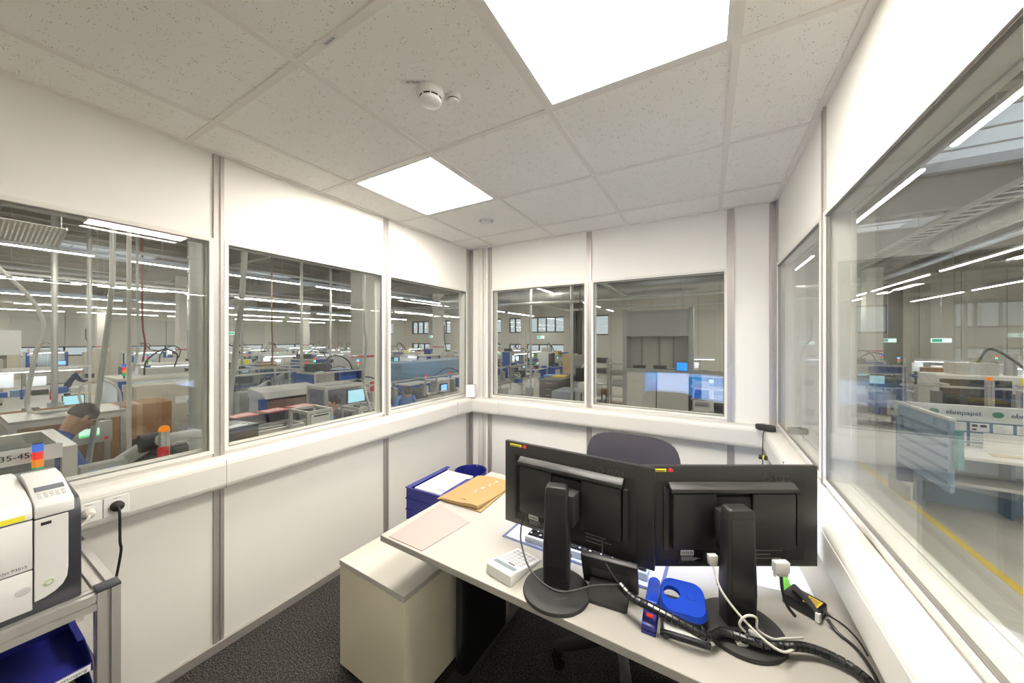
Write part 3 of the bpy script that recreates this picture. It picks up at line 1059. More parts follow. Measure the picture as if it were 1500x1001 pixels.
# ---- desk pad, keyboard
t = thing('desk_pad', 'clear desk pad with blue border and paper sheet under the keyboard', 'desk pad', (-0.722, 1.185, DZ), -0.045)
BORD = mat('pad_border', (0.10, 0.11, 0.22), 0.4)
MB().box(0, 0, 0, 0.60, 0.40, 0.0015).build('sheet', mat('pad_paper', (0.74, 0.76, 0.80), 0.3), t)
m = MB().box(0, 0, 0, 0.60, 0.011, 0.003).box(0, 0.389, 0, 0.60, 0.40, 0.003).box(0, 0.011, 0, 0.011, 0.389, 0.003).box(0.589, 0.011, 0, 0.60, 0.389, 0.003)
m.build('border', BORD, t)
m = MB()
for k in range(9):
    m.box(0.44, 0.02 + k * 0.03, 0.0015, 0.57, 0.024 + k * 0.03, 0.002)
m.build('print_lines', mat('ink_light', (0.5, 0.52, 0.6), 0.8), t)
t = thing('keyboard', 'black computer keyboard with silver rim under the left monitor', 'keyboard', (-0.625, 1.196, DZ + 0.003), 0.0)
MB().prism([(0, 0), (0.16, 0), (0.16, 0.014), (0, 0.024)], 0, 0.455, 'x').build('case', mat('kb_silver', (0.6, 0.6, 0.58), 0.35, 0.3), t, bevel=0.003)
MB().prism([(0.012, 0.0225), (0.155, 0.0137), (0.155, 0.0147), (0.012, 0.0238)], 0.006, 0.449, 'x').build('key_bed', BLACKM, t)
KEYM = MB().box(-0.0085, -0.008, 0, 0.0085, 0.008, 0.006).mesh('key')
KEYM.materials.append(BLACKS)
LEGM = MB().box(-0.003, -0.003, 0.006, 0.003, 0.003, 0.0063).mesh('legend')
LEGM.materials.append(PAPER)
for r_ in range(6):
    for c_ in range(22):
        yy = 0.024 + r_ * 0.0235
        k = bpy.data.objects.new('key', KEYM)
        COL.objects.link(k)
        k.parent = t
        k.location = (0.018 + c_ * 0.0199, yy, 0.0235 - (yy - 0.012) * 0.064)
        if (r_ * 7 + c_ * 3) % 2 == 0:
            g = bpy.data.objects.new('legend', LEGM)
            COL.objects.link(g)
            g.parent = k

# ---- small black display on its stand (back towards the window)
t = thing('desk_terminal', 'small black tilted desk terminal seen from behind, below the left monitor', 'desk terminal', (-0.262, 1.055, DZ), 0.10)
RT = Matrix.Rotation(0.42, 4, 'X')
MB().box(-0.085, -0.004, 0.0, 0.085, 0.016, 0.125).xf(Matrix.Translation((0, 0.045, 0.012)) @ RT).build('housing', BLACK, t, bevel=0.005)
MB().box(-0.055, -0.0065, 0.045, 0.055, -0.003, 0.085).xf(Matrix.Translation((0, 0.045, 0.012)) @ RT).build('rear_recess', mat('terminal_grey', (0.045, 0.043, 0.042), 0.45), t)
MB().box(-0.075, 0.0162, 0.01, 0.075, 0.0168, 0.115).xf(Matrix.Translation((0, 0.045, 0.012)) @ RT).build('screen', BLACKS, t)
MB().prism([(-0.035, 0.0), (0.07, 0.0), (0.06, 0.02), (0.015, 0.052), (-0.03, 0.012)], -0.058, 0.058, 'x').build('foot', BLACKM, t, bevel=0.004)
MB().box(-0.012, -0.030, 0.026, 0.012, -0.012, 0.036).xf(Matrix.Translation((0, 0.03, 0))).build('latch', BLACKS, t, bevel=0.002)

# ---- stapler
t = thing('stapler', 'blue stapler with red label lying on the desk', 'stapler', (-0.137, 0.985, DZ), 0.03)
MB().prism([(0, 0), (0.185, 0), (0.185, 0.006), (0.12, 0.010), (0.02, 0.012), (0, 0.010)], -0.019, 0.019, 'x').build('base', BLUEP, t, bevel=0.002)
MB().box(-0.012, 0.01, 0.012, 0.012, 0.165, 0.026).build('magazine', mat('staple_steel', (0.5, 0.5, 0.5), 0.3, 0.9), t)
m = MB()
hv = [(-0.017, 0.07), (0.017, 0.07), (0.0175, 0.16), (0.015, 0.178), (0.008, 0.188), (0, 0.19), (-0.008, 0.188), (-0.015, 0.178), (-0.0175, 0.16)]
m.prism(hv, 0.032, 0.043, 'z')
m.build('lever', BLUEB, t, bevel=0.004, seg=3)
MB().prism([(0.0, 0.012), (0.085, 0.026), (0.085, 0.040), (0.03, 0.036), (0.0, 0.026)], -0.018, 0.018, 'x').build('head', BLUEP, t, bevel=0.003)
MB().cbox(0, 0.026, 0.0352, 0.018, 0.012, 0.003, Matrix.Rotation(0.1, 3, 'X')).build('red_label', mat('red_gloss', (0.8, 0.06, 0.03), 0.25), t, bevel=0.001, seg=1)

# ---- hole punch
t = thing('hole_punch', 'bright blue hole punch with clear base beside the stapler', 'hole punch', (-0.055, 1.045, DZ), 0.12)
MB().prism(rrect(-0.055, -0.03, 0.06, 0.075, 0.012), 0, 0.010, 'z').build('base', mat('punch_clear', (0.62, 0.62, 0.58), 0.3), t, bevel=0.002)
MB().box(-0.06, -0.038, 0, 0.062, -0.026, 0.014).build('front_rail', DGREY, t, bevel=0.003)
MB().cyl((-0.045, -0.040, 0.008), (-0.045, -0.046, 0.008), 0.007, 12).build('stop_knob', DGREY, t)
MB().box(-0.058, -0.035, 0.004, -0.051, 0.06, 0.045).build('side_plate', DGREY, t, bevel=0.002)
# handle: ring-like blue grip with an opening
outer = rrect(-0.058, -0.012, 0.060, 0.098, 0.032, 6)
hole = [(-0.028 + 0.022 * math.cos(a), 0.050 + 0.020 * math.sin(a)) for a in [2 * PI * k / len(outer) + 1.25 * PI + 0.4 for k in range(len(outer))]]
m = MB()
no = len(outer)
hz = lambda y: 0.040 + (y + 0.012) * 0.24
vs = [(x, y, hz(y)) for x, y in outer] + [(x, y, hz(y) + 0.014) for x, y in [((px - 0.0) * 0.93, 0.043 + (py - 0.043) * 0.93) for px, py in outer]]
vs += [(x, y, hz(y) + 0.012) for x, y in hole] + [(x, y, hz(y)) for x, y in hole]
fs = []
for i in range(no):
    j = (i + 1) % no
    fs += [(i, j, no + j, no + i), (no + i, no + j, 2 * no + j, 2 * no + i), (2 * no + i, 2 * no + j, 3 * no + j, 3 * no + i), (3 * no + i, 3 * no + j, j, i)]
m._add(vs, fs)
m.build('handle', BLUEB, t, smooth=True)
m = MB().lathe([(0.013, 0), (0.012, 0.002), (0.0005, 0.0025)], 20)
m.xf(Matrix.Translation((0.024, 0.05, hz(0.05) + 0.0125)) @ Matrix.Rotation(0.235, 4, 'X')).build('thumb_boss', BLUEB, t, smooth=True)
MB().box(-0.048, 0.012, 0.010, 0.045, 0.076, 0.040).build('punch_block', mat('punch_block_dark', (0.03, 0.028, 0.027), 0.6, 0.0), t, bevel=0.003)  # shade inside the handle opening is put into this block's dark colour

# ---- cable wrap across the desk
pts = spline([(-0.222, 1.035, 0.805), (-0.185, 1.015, 0.795), (-0.141, 0.998, 0.800), (-0.055, 0.992, 0.790), (0.0, 1.005, 0.772), (0.039, 1.055, 0.762), (0.128, 1.062, 0.762),
              (0.217, 1.112, 0.756), (0.282, 1.118, 0.748), (0.320, 1.092, 0.745), (0.335, 1.04, 0.745), (0.337, 0.97, 0.742)], 14)
t = thing('cable_wrap', 'black segmented cable wrap snaking across the desk front', 'cable wrap', (0, 0, 0))
MB().tube(pts, 0.0085, 10).build('core', BLACKM, t, smooth=True)
L = [0.0]
for a, b in zip(pts[:-1], pts[1:]):
    L.append(L[-1] + (b - a).length)


def at_len(s):
    for i in range(len(L) - 1):
        if L[i + 1] >= s:
            f_ = (s - L[i]) / (L[i + 1] - L[i])
            return pts[i].lerp(pts[i + 1], f_)
    return pts[-1]


s = 0.0
while s + 0.013 < L[-1]:
    MB().tube([at_len(s), at_len(s + 0.007), at_len(s + 0.013)], 0.0112, 12).build('wrap_ring', BLACKS, t, smooth=False)
    s += 0.0155

# ---- monitor cables
t = MB().tube(spline([(-0.56, 1.07, 0.915), (-0.565, 1.055, 0.87), (-0.55, 1.03, 0.83), (-0.48, 0.965, 0.80), (-0.38, 0.945, 0.785), (-0.29, 1.0, 0.80), (-0.222, 1.035, 0.805)]), 0.0032).build('monitor_cable', CABLEK, smooth=True)
tag(t, 'thin black cable looping round the left monitor stand', 'cable')
t = MB().tube(spline([(-0.285, 1.075, 0.90), (-0.28, 1.06, 0.86), (-0.25, 1.04, 0.83), (-0.222, 1.033, 0.806)]), 0.0028).build('monitor_cable', CABLEK, smooth=True)
tag(t, 'thin black cable from the left monitor connectors down to the wrap', 'cable')
t = thing('power_cable', 'pale grey power cable hanging from the right monitor', 'cable', (-0.026, -0.014, 0))
MB().tube(spline([(0.04, 1.135, 0.905), (0.045, 1.12, 0.885), (0.06, 1.10, 0.85), (0.10, 1.085, 0.81), (0.15, 1.06, 0.785), (0.19, 1.07, 0.765), (0.23, 1.12, 0.755), (0.27, 1.125, 0.750)]), 0.003).build('lead', CABLEW, t, smooth=True)
MB().prism([(-0.010, 0), (0.010, 0), (0.013, 0.028), (-0.013, 0.028)], -0.008, 0.008, 'y').xf(Matrix.Translation((0.04, 1.132, 0.895)) @ Matrix.Rotation(0.5, 4, 'Z')).build('plug', CABLEW, t, bevel=0.002)
t = thing('usb_cable', 'coiled pale cable with white plugs tied at the right monitor stand', 'cable', (0.092, 1.065, 0.765), 0.4)
MB().tube(spline([(0.0, 0, 0.005), (-0.02, 0.0, 0.03), (-0.005, -0.003, 0.055), (0.02, 0, 0.05), (0.024, 0, 0.02), (0.06, 0.0, 0.0), (0.10, 0.02, -0.012), (0.15, 0.03, -0.014)]), 0.003).build('lead', CABLEW, t, smooth=True)
MB().box(-0.034, -0.008, -0.014, -0.008, 0.006, 0.004).xf(Matrix.Rotation(-0.6, 4, 'Y')).build('plug', WHITEP, t, bevel=0.002)
MB().box(-0.002, -0.006, 0.0, 0.022, 0.006, 0.018).xf(Matrix.Rotation(0.4, 4, 'Y')).build('plug', mat('plug_pale', (0.7, 0.69, 0.66), 0.5), t, bevel=0.002)
MB().lathe([(0.012, -0.006), (0.014, -0.006), (0.014, 0.006), (0.012, 0.006), (0.012, -0.006)], 16, close=False).xf(Matrix.Rotation(1.2, 4, 'Y')).build('strap', BLACKM, t)
t = thing('video_cable', 'white connector with black cable under the right monitor', 'cable', (0.178, 1.200, 0.895), 0.5184)
MB().box(-0.020, -0.012, -0.012, 0.020, 0.006, 0.018).build('plug', WHITEP, t, bevel=0.002)
MB().box(-0.013, -0.010, -0.022, 0.013, 0.004, -0.012).build('collar', CABLEW, t, bevel=0.002)
for sx in (-0.017, 0.017):
    MB().cyl((sx, -0.003, -0.024), (sx, -0.003, -0.012), 0.004, 10).build('thumb_screw', WHITEP, t)
MB().tube(spline([(0, -0.003, -0.022), (0.002, -0.006, -0.06), (0.012, -0.01, -0.10), (0.032, -0.012, -0.128)]), 0.0042).build('lead', CABLEK, t, smooth=True)
# ---- black adapter box and its cable
t = thing('adapter_box', 'black adapter box with yellow warning label beside the right wall', 'adapter', (0.252, 1.315, DZ + 0.0012), -0.55)
MB().prism(rrect(-0.045, -0.033, 0.045, 0.033, 0.01), 0, 0.030, 'z').build('case', BLACKS, t, bevel=0.003)
MB().box(0.004, -0.02, 0.030, 0.037, 0.022, 0.0306).build('warning_label', mat('label_amber', (0.85, 0.58, 0.02), 0.5), t)
m = MB()
for k in range(5):
    m.box(0.008, -0.015 + k * 0.007, 0.0306, 0.033, -0.0125 + k * 0.007, 0.031)
m.build('label_print', INK, t)
m = MB().tube([(-0.03, 0.012, 0.04), (0.01, -0.012, 0.037), (0.045, -0.030, 0.02)], 0.0085, 10)
m.build('cable_joint', BLACKM, t)
MB().box(0.040, -0.040, 0.005, 0.05, -0.028, 0.028).build('tag', PAPER, t)
t = MB().tube(spline([(0.292, 1.262, 0.750), (0.31, 1.24, 0.735), (0.335, 1.20, 0.735), (0.345, 1.14, 0.735), (0.343, 1.06, 0.735), (0.343, 0.95, 0.735)]), 0.0042).build('adapter_cable', CABLEK, smooth=True)
tag(t, 'thick black cable leaving the adapter box along the wall', 'cable')
t = MB().tube(spline([(0.292, 1.29, 0.748), (0.33, 1.285, 0.735), (0.348, 1.24, 0.735), (0.352, 1.19, 0.735)]), 0.0022).build('adapter_cable', CABLEK, smooth=True)
tag(t, 'thin black cable curving off the adapter box to the wall', 'cable')
# ---- papers beneath the right monitor
t = thing('paper_sheet', 'printed white sheet under the right monitor', 'paper', (0.13, 1.36, DZ), 0.12)
MB().box(-0.07, 0, 0, 0.10, 0.22, 0.0008).build('sheet', mat('paper_cool', (0.80, 0.80, 0.84), 0.6), t)
m = MB()
for k in range(9):
    m.box(-0.05, 0.02 + k * 0.02, 0.0008, -0.05 + random.uniform(0.07, 0.13), 0.0225 + k * 0.02, 0.0011)
m.build('print_lines', mat('ink_light', (0.5, 0.52, 0.6), 0.8), t)
t = thing('brochure', 'white brochure with a bright green strip beside the wall', 'brochure', (0.218, 1.345, DZ + 0.0), 0.06)
MB().box(0.0, 0, 0, 0.075, 0.235, 0.0011).build('sheet', PAPER, t)
GR = mat('grass_green_print', (0.12, 0.42, 0.03), 0.5, var=0.5, vscale=60)
MB().box(0.0, 0.0, 0.0011, 0.024, 0.235, 0.0016).build('green_strip', GR, t)

# ---- office chair
CH = thing('office_chair', 'dark grey fabric swivel chair behind the desk', 'chair', (-0.36, 1.68, 0))


def pad(w, h, d, bow, n=12, k=5):
    """cushion grid: width w, height h, thickness d, horizontal bow"""
    m = MB()
    vs = []
    rows = []
    for side in (1, -1):
        for j in range(n + 1):
            for i in range(n + 1):
                u_ = i / n * 2 - 1; v_ = j / n * 2 - 1
                # superellipse outline
                r = (abs(u_) ** k + abs(v_) ** k) ** (1 / k)
                mx_ = max(abs(u_), abs(v_))
                sc = (mx_ / r) if r > 1e-6 else 1
                x, z = u_ * sc * w / 2, v_ * sc * h / 2
                e = 1 - mx_ ** 6
                vs.append((x, side * d / 2 * (e ** 0.5) - bow * (2 * x / w) ** 2, z))
    N = (n + 1) ** 2
    fs = []
    for j in range(n):
        for i in range(n):
            a = j * (n + 1) + i
            fs.append((a, a + n + 1, a + n + 2, a + 1))
            fs.append((N + a, N + a + 1, N + a + n + 2, N + a + n + 1))
    m._add(vs, fs)
    return m


pad(0.48, 0.50, 0.055, 0.05).xf(Matrix.Translation((0.012, 0.235, 0.765)) @ Matrix.Rotation(-0.10, 4, 'X')).build('backrest', FABRIC, CH, smooth=True)
pad(0.47, 0.47, 0.08, 0.0).xf(Matrix.Translation((0, 0.0, 0.465)) @ Matrix.Rotation(PI / 2, 4, 'X')).build('seat', FABRIC, CH, smooth=True)
MB().tube([(0, 0.20, 0.40), (0, 0.285, 0.43), (0, 0.290, 0.55), (0, 0.280, 0.75)], 0.022, 10).build('back_bar', BLACKM, CH, smooth=True)
MB().box(-0.09, -0.12, 0.395, 0.09, 0.21, 0.43).build('mechanism', BLACKM, CH, bevel=0.01)
MB().cyl((0, 0, 0.10), (0, 0, 0.40), 0.027, 16).build('gas_lift', BLACKM, CH, smooth=True)
MB().cyl((0, 0, 0.075), (0, 0, 0.15), 0.045, 16, 0.036).build('hub', BLACKM, CH, smooth=True)
for k in range(5):
    a = math.radians(216 + 72 * k)
    R_ = Matrix.Rotation(a, 4, 'Z')
    lg = MB().prism([(0.03, 0.085), (0.30, 0.075), (0.325, 0.085), (0.325, 0.10), (0.30, 0.108), (0.03, 0.135)], -0.022, 0.022, 'y').xf(R_).build('leg', BLACKM if k != 1 else mat('leg_grey', (0.09, 0.09, 0.09), 0.4, 0.3), CH, bevel=0.008)
    c = MB()
    c.cyl((0.305, -0.026, 0.026), (0.305, -0.006, 0.026), 0.026, 16).cyl((0.305, 0.006, 0.026), (0.305, 0.026, 0.026), 0.026, 16)
    c.cyl((0.305, -0.006, 0.026), (0.305, 0.006, 0.026), 0.008, 8).box(0.285, -0.006, 0.03, 0.325, 0.006, 0.078)
    c.xf(R_).build('caster', BLACKS, lg)

# ---- notice card in the left corner, occupancy sensor in the right corner
t = thing('card_holder', 'clear card holder with a white notice in the left corner', 'card holder', (-2.012, 2.705, TZ1), 0.66)
RTc = Matrix.Translation((0, 0, 0.002)) @ Matrix.Rotation(-0.16, 4, 'X')
MB().box(-0.05, 0.0, 0, 0.05, 0.004, 0.132).xf(RTc).build('holder', mat('acrylic_grey', (0.42, 0.41, 0.40), 0.2), t, bevel=0.001, seg=1)
MB().box(-0.042, -0.0012, 0.010, 0.042, 0.0, 0.126).xf(RTc).build('card', PAPER, t)
m = MB()
for k in range(6):
    m.box(-0.028, -0.0018, 0.105 - k * 0.014, -0.028 + random.uniform(0.02, 0.055), -0.0012, 0.108 - k * 0.014)
m.xf(RTc).build('print_lines', mat('ink_grey', (0.5, 0.5, 0.55), 0.8), t)
MB().prism([(0, 0), (0.05, 0), (0.05, 0.004), (0, 0.004)], -0.05, 0.05, 'x').build('foot', mat('acrylic_grey', (0.42, 0.41, 0.40), 0.2), t)
t = thing('sensor_puck', 'flat black angular sensor puck on the trunking in the right corner', 'sensor', (0.322, 2.665, TZ1), -0.5)
MB().prism([(-0.055, -0.012), (-0.03, -0.036), (0.03, -0.036), (0.06, -0.008), (0.045, 0.03), (-0.03, 0.034)], 0.0, 0.036, 'z').build('body', BLACKM, t, bevel=0.010, seg=2)
MB().prism(rrect(-0.028, -0.016, 0.022, 0.018, 0.01), 0.036, 0.0375, 'z').build('top_pad', BLACKS, t)
m = MB().cyl((-0.036, -0.012, 0.034), (-0.036, -0.012, 0.0375), 0.005, 10)
m.build('button', DGREY, t)
t = thing('sensor_cable', 'thin black sensor cable running down the right corner trunking', 'cable', (0, 0, 0))
MB().tube(spline([(0.315, 2.632, 0.965), (0.306, 2.62, 0.95), (0.304, 2.62, 0.90), (0.302, 2.618, 0.80), (0.304, 2.62, 0.66)]), 0.0028).build('lead', CABLEK, t, smooth=True)
MB().cyl((0.283, 2.615, 0.80), (0.325, 2.605, 0.80), 0.014, 14).build('ferrite_clip', BLACKM, t)
MB().cyl((0.302, 2.6105, 0.80), (0.310, 2.6085, 0.80), 0.0145, 14).build('yellow_tag', YELLOW, t)

# ================================================================== THE HALL: shell
LROW = ['tenth', 'ninth', 'eighth', 'seventh', 'sixth', 'fifth', 'fourth', 'third', 'second', 'first']
HX0, HX1, HY0, HY1 = -44.0, 20.0, -9.0, 27.0
FZ, RZ = FLOOR_HALL, 6.0
CONC = mat('hall_floor_sealed', (0.58, 0.555, 0.51), 0.35, var=0.10, vscale=0.8)
CLAD = mat('hall_cladding', (0.62, 0.60, 0.55), 0.6, var=0.03)
CLAD2 = mat('hall_blind_panel', (0.52, 0.52, 0.49), 0.6, var=0.03)
DECK = mat('roof_deck', (0.25, 0.22, 0.175), 0.6, var=0.05)
STEEL = mat('steel_beam_grey', (0.25, 0.23, 0.20), 0.55, var=0.06)
GALV = mat('galvanised_sheet', (0.55, 0.55, 0.54), 0.35, 0.6, var=0.10, vscale=14)
DARKF = mat('window_frame_dark', (0.03, 0.032, 0.035), 0.5)
CONCP = mat('column_paint', (0.66, 0.64, 0.60), 0.7, var=0.03)
LINEY = mat('floor_line_yellow', (0.80, 0.55, 0.03), 0.5, var=0.06)
PIPEG = mat('pipe_grey', (0.45, 0.46, 0.48), 0.4, 0.4)
PIPEB = mat('pipe_pale_blue', (0.50, 0.56, 0.66), 0.4, 0.3)
struct(MB().box(HX0 - 0.3, HY0 - 0.3, FZ - 0.2, HX1 + 0.3, HY1 + 0.3, FZ).build('floor_hall', CONC), 'grey sealed factory hall floor')
lawn = MB().box(-90, -60, FZ - 0.5, 60, 80, FZ - 0.25).build('ground_outside', mat('lawn', (0.10, 0.22, 0.05), 0.9, var=0.4, vscale=2))
struct(lawn, 'lawn outside the factory windows')


def wallwin(parent, axis, pos, th, a0, a1, z0, z1, wins, material):
    """wall slab with window openings; wins: list of (a,b,zb,zt), axis 'x' = wall plane x=pos"""
    cuts = sorted(set([a0, a1] + [w[0] for w in wins] + [w[1] for w in wins]))
    for c0, c1 in zip(cuts[:-1], cuts[1:]):
        mid = (c0 + c1) / 2
        holes = sorted([(w[2], w[3]) for w in wins if w[0] < mid < w[1]])
        z = z0
        segs = []
        for h0, h1 in holes:
            segs.append((z, h0)); z = h1
        segs.append((z, z1))
        for s0, s1 in segs:
            if s1 - s0 < 1e-4:
                continue
            m = MB()
            if axis == 'x':
                m.box(pos, c0, s0, pos + th, c1, s1)
            else:
                m.box(c0, pos, s0, c1, pos + th, s1)
            m.build('wall_panel', material, parent)


def hallwin(axis, pos, a, b, zb, zt, n, label):
    WIN[0] += 1
    w = sempty('window_%d' % WIN[0], label)
    f = 0.09

    def bx(a_, b_, z_, y_, mm, nm, d0=-0.05, d1=0.08):
        m = MB()
        if axis == 'x':
            m.box(pos + d0, a_, z_, pos + d1, b_, y_)
        else:
            m.box(a_, pos + d0, z_, b_, pos + d1, y_)
        m.build(nm, mm, w)
    bx(a, b, zb, zb + f, DARKF, 'frame'); bx(a, b, zt - f, zt, DARKF, 'frame')
    for k in range(n + 1):
        c = a + (b - a) * k / n
        bx(max(a, c - f / 2), min(b, c + f / 2), zb, zt, DARKF, 'mullion')
    for k in range(n):
        c0, c1 = a + (b - a) * k / n, a + (b - a) * (k + 1) / n
        bx(c0 + f / 2, c1 - f / 2, zb + f, zt - f, GLASS, 'pane', 0.0, 0.01)


# far left wall with blinds and a low window band
wh = sempty('wall_hall_left', 'far left hall wall with grey blinds over a low window band')
wins = []
y = -8.0
while y + 4.6 < HY1:
    wins.append((y, y + 4.6, 0.25, 1.0)); y += 5.8
wallwin(wh, 'x', HX0 - 0.3, 0.3, HY0, HY1, FZ, RZ, wins, CLAD)
for i, (a, b, zb, zt) in enumerate(wins):
    hallwin('x', HX0 - 0.15, a, b, zb, zt, 2, 'low window in the far left hall wall')
    MB().box(HX0, a - 0.1, 1.0, HX0 + 0.10, (a + b) / 2 - 0.03, 3.3).build('blind', CLAD2, wh)
    MB().box(HX0, (a + b) / 2 + 0.03, 1.0, HX0 + 0.10, b + 0.1, 3.3).build('blind', CLAD2, wh)
# hall back wall
wh = sempty('wall_hall_back', 'hall back wall with upper office windows')
UP = [(-33.5, -31, 2.15, 3.5, 3), (-28, -25.6, 2.15, 3.5, 3), (-24.6, -22.6, 2.15, 3.5, 3), (-20.4, -18.4, 2.15, 3.5, 3), (-17.5, -16.6, 2.15, 3.5, 1),
      (-15.7, -14.5, 2.15, 3.5, 2), (-13.7, -10.4, 2.15, 3.5, 4), (-8.0, -6.7, 1.9, 3.5, 1)]
LOW = [(-28, -25.4, -0.4, 1.15, 3), (-24.6, -22.6, -0.4, 1.15, 2), (-17.5, -16.6, -0.4, 1.15, 1), (-15.7, -14.5, -0.4, 1.15, 2), (-13.9, -10.4, -0.7, 1.15, 3)]
wallwin(wh, 'y', HY1, 0.3, HX0, HX1, FZ, RZ, [w[:4] for w in UP + LOW], CLAD)
for w in UP:
    hallwin('y', HY1 + 0.12, *w[:5], 'upper office window in the hall back wall')
for w in LOW:
    hallwin('y', HY1 + 0.12, *w[:5], 'ground floor window in the hall back wall')
x = HX0 + 1.5
while x < HX1:
    if not any(w[0] - 0.1 < x < w[1] + 0.1 for w in UP + LOW):
        MB().box(x - 0.012, HY1 - 0.012, FZ, x + 0.012, HY1, RZ).build('panel_joint', mat('joint_grey', (0.3, 0.29, 0.27), 0.6), wh)
    x += 1.5
struct(MB().box(HX1, HY0, FZ, HX1 + 0.3, HY1, RZ).build('wall_hall_right', CLAD), 'far right hall wall')
struct(MB().box(HX0, HY0 - 0.3, FZ, HX1, HY0, RZ).build('wall_hall_rear', CLAD), 'hall wall behind the office')

# corrugated roof deck with rooflights left open to the sky
SKY = [(-36, 4, 3, 5), (-36, 13, 3, 5), (-27, 4, 3, 5), (-27, 13, 3, 5), (-16.5, 3.5, 3, 4), (-16.5, 11, 3, 4), (-16.5, 19, 3, 4), (-8.6, 10, 2.4, 4), (-8.6, 18, 2.4, 4), (-1.5, 12, 2.4, 4),
       (-1.5, 20, 2.4, 4), (6, 12, 2.6, 4), (6, 20, 2.6, 4), (12.5, 14, 2.6, 4)]
rf = sempty('ceiling_hall', 'corrugated hall roof deck with rooflights')
cols = sorted(set([HX0, HX1] + [s[0] - s[2] / 2 for s in SKY] + [s[0] + s[2] / 2 for s in SKY]))
for c0, c1 in zip(cols[:-1], cols[1:]):
    mid = (c0 + c1) / 2
    hs = sorted([(s[1] - s[3] / 2, s[1] + s[3] / 2) for s in SKY if abs(s[0] - mid) < s[2] / 2])
    y = HY0
    segs = []
    for h0, h1 in hs:
        segs.append((y, h0)); y = h1
    segs.append((y, HY1))
    for s0, s1 in segs:
        n = max(1, round((c1 - c0) / 0.5))
        w = (c1 - c0) / n
        prof = []
        for k in range(n):
            a = c0 + k * w
            prof += [(a, RZ), (a + 0.5 * w, RZ), (a + 0.6 * w, RZ + 0.12), (a + 0.9 * w, RZ + 0.12)]
        prof.append((c1, RZ))
        m = MB()
        vs = [(p[0], s0, p[1]) for p in prof] + [(p[0], s1, p[1]) for p in prof]
        N = len(prof)
        m._add(vs, [(i, N + i, N + i + 1, i + 1) for i in range(N - 1)])
        m.build('deck_sheet', DECK, rf)
for si, (sx, sy, w, l) in enumerate(SKY):
    t = thing('rooflight', 'pale daylight rooflight, %s counted from the far left hall wall' % ['first', 'second', 'third', 'fourth', 'fifth', 'sixth', 'seventh', 'eighth', 'ninth', 'tenth', 'eleventh', 'twelfth', 'thirteenth', 'last'][si], 'rooflight', (sx, sy, RZ), 0, 'hall rooflights')
    m = MB()
    m.box(-w / 2, -l / 2, -0.05, w / 2, -l / 2 + 0.08, 0.4).box(-w / 2, l / 2 - 0.08, -0.05, w / 2, l / 2, 0.4)
    m.box(-w / 2, -l / 2, -0.05, -w / 2 + 0.08, l / 2, 0.4).box(w / 2 - 0.08, -l / 2, -0.05, w / 2, l / 2, 0.4)
    m.build('upstand', mat('upstand_white', (0.7, 0.72, 0.75), 0.6), t)
    for k in range(4):
        MB().box(-w / 2 + 0.08, -l / 2 + k * l / 4 - 0.02, 0.3, w / 2 - 0.08, -l / 2 + k * l / 4 + 0.02, 0.34).build('glazing_bar', ALU, t)

# girders along x, purlins along y
for k, y in enumerate((-5, 1, 7.2, 13.2, 19.2, 25.2)):
    g = thing('roof_girder', 'deep grey roof girder spanning the hall, %s before the back wall' % LROW[4 + k], 'girder', (0, y, 4.9), 0, 'hall roof girders')
    MB().box(HX0, -0.12, 0, HX1, 0.12, 0.06).build('bottom_flange', STEEL, g)
    MB().box(HX0, -0.12, 0.9, HX1, 0.12, 0.96).build('top_flange', STEEL, g)
    MB().box(HX0, -0.02, 0.06, HX1, 0.02, 0.9).build('web', STEEL, g)
for k, x in enumerate((-40.5, -34, -30, -22, -20, -14, -11.5, -5, 0.5, 3.5, 8.5, 11, 16)):
    tag(MB().box(x - 0.09, HY0, 5.70, x + 0.09, HY1, 5.86).build('roof_purlin', STEEL), 'slim grey purlin under the hall roof deck, %s from the far left wall' % (LROW[::-1] + ['eleventh', 'twelfth', 'thirteenth'])[k], 'purlin', 'hall roof purlins')

# strip lights
STRIP = emat('strip_tube_lit', (1.0, 0.94, 0.83), HALL_LAMP)
HOUSE = mat('strip_housing', (0.7, 0.7, 0.7), 0.4)
ZL = 3.53
sm1 = MB().box(-0.028, -2.1, 0.0, 0.028, 2.1, 0.05).mesh('housing'); sm1.materials.append(HOUSE)
sm2 = MB().box(-0.02, -2.08, -0.016, 0.02, 2.08, 0.0).mesh('tube'); sm2.materials.append(STRIP)
sm3 = MB().box(-0.006, -1.5, 0.05, 0.006, -1.49, 2.58).box(-0.006, 1.49, 0.05, 0.006, 1.5, 2.58).mesh('suspension'); sm3.materials.append(PIPEG)
for ri, x in enumerate((-39.5, -32.8, -26.0, -19.2, -12.7, -5.7, 2.2, 5.9, 9.3, 15.6)):
    for k in range(7):
        y = -6.3 + k * 4.75 + (1.6 if round(x) % 2 else 0)
        if y + 2.2 > HY1:
            continue
        t = thing('strip_light', 'hall strip light, %s from the back wall, %s row from the right' % (LROW[3 + k], LROW[ri]), 'strip light', (x, y, ZL), 0, 'hall strip lights')
        for nm, me in (('housing', sm1), ('tube', sm2), ('suspension', sm3)):
            o = bpy.data.objects.new(nm, me); COL.objects.link(o); o.parent = t

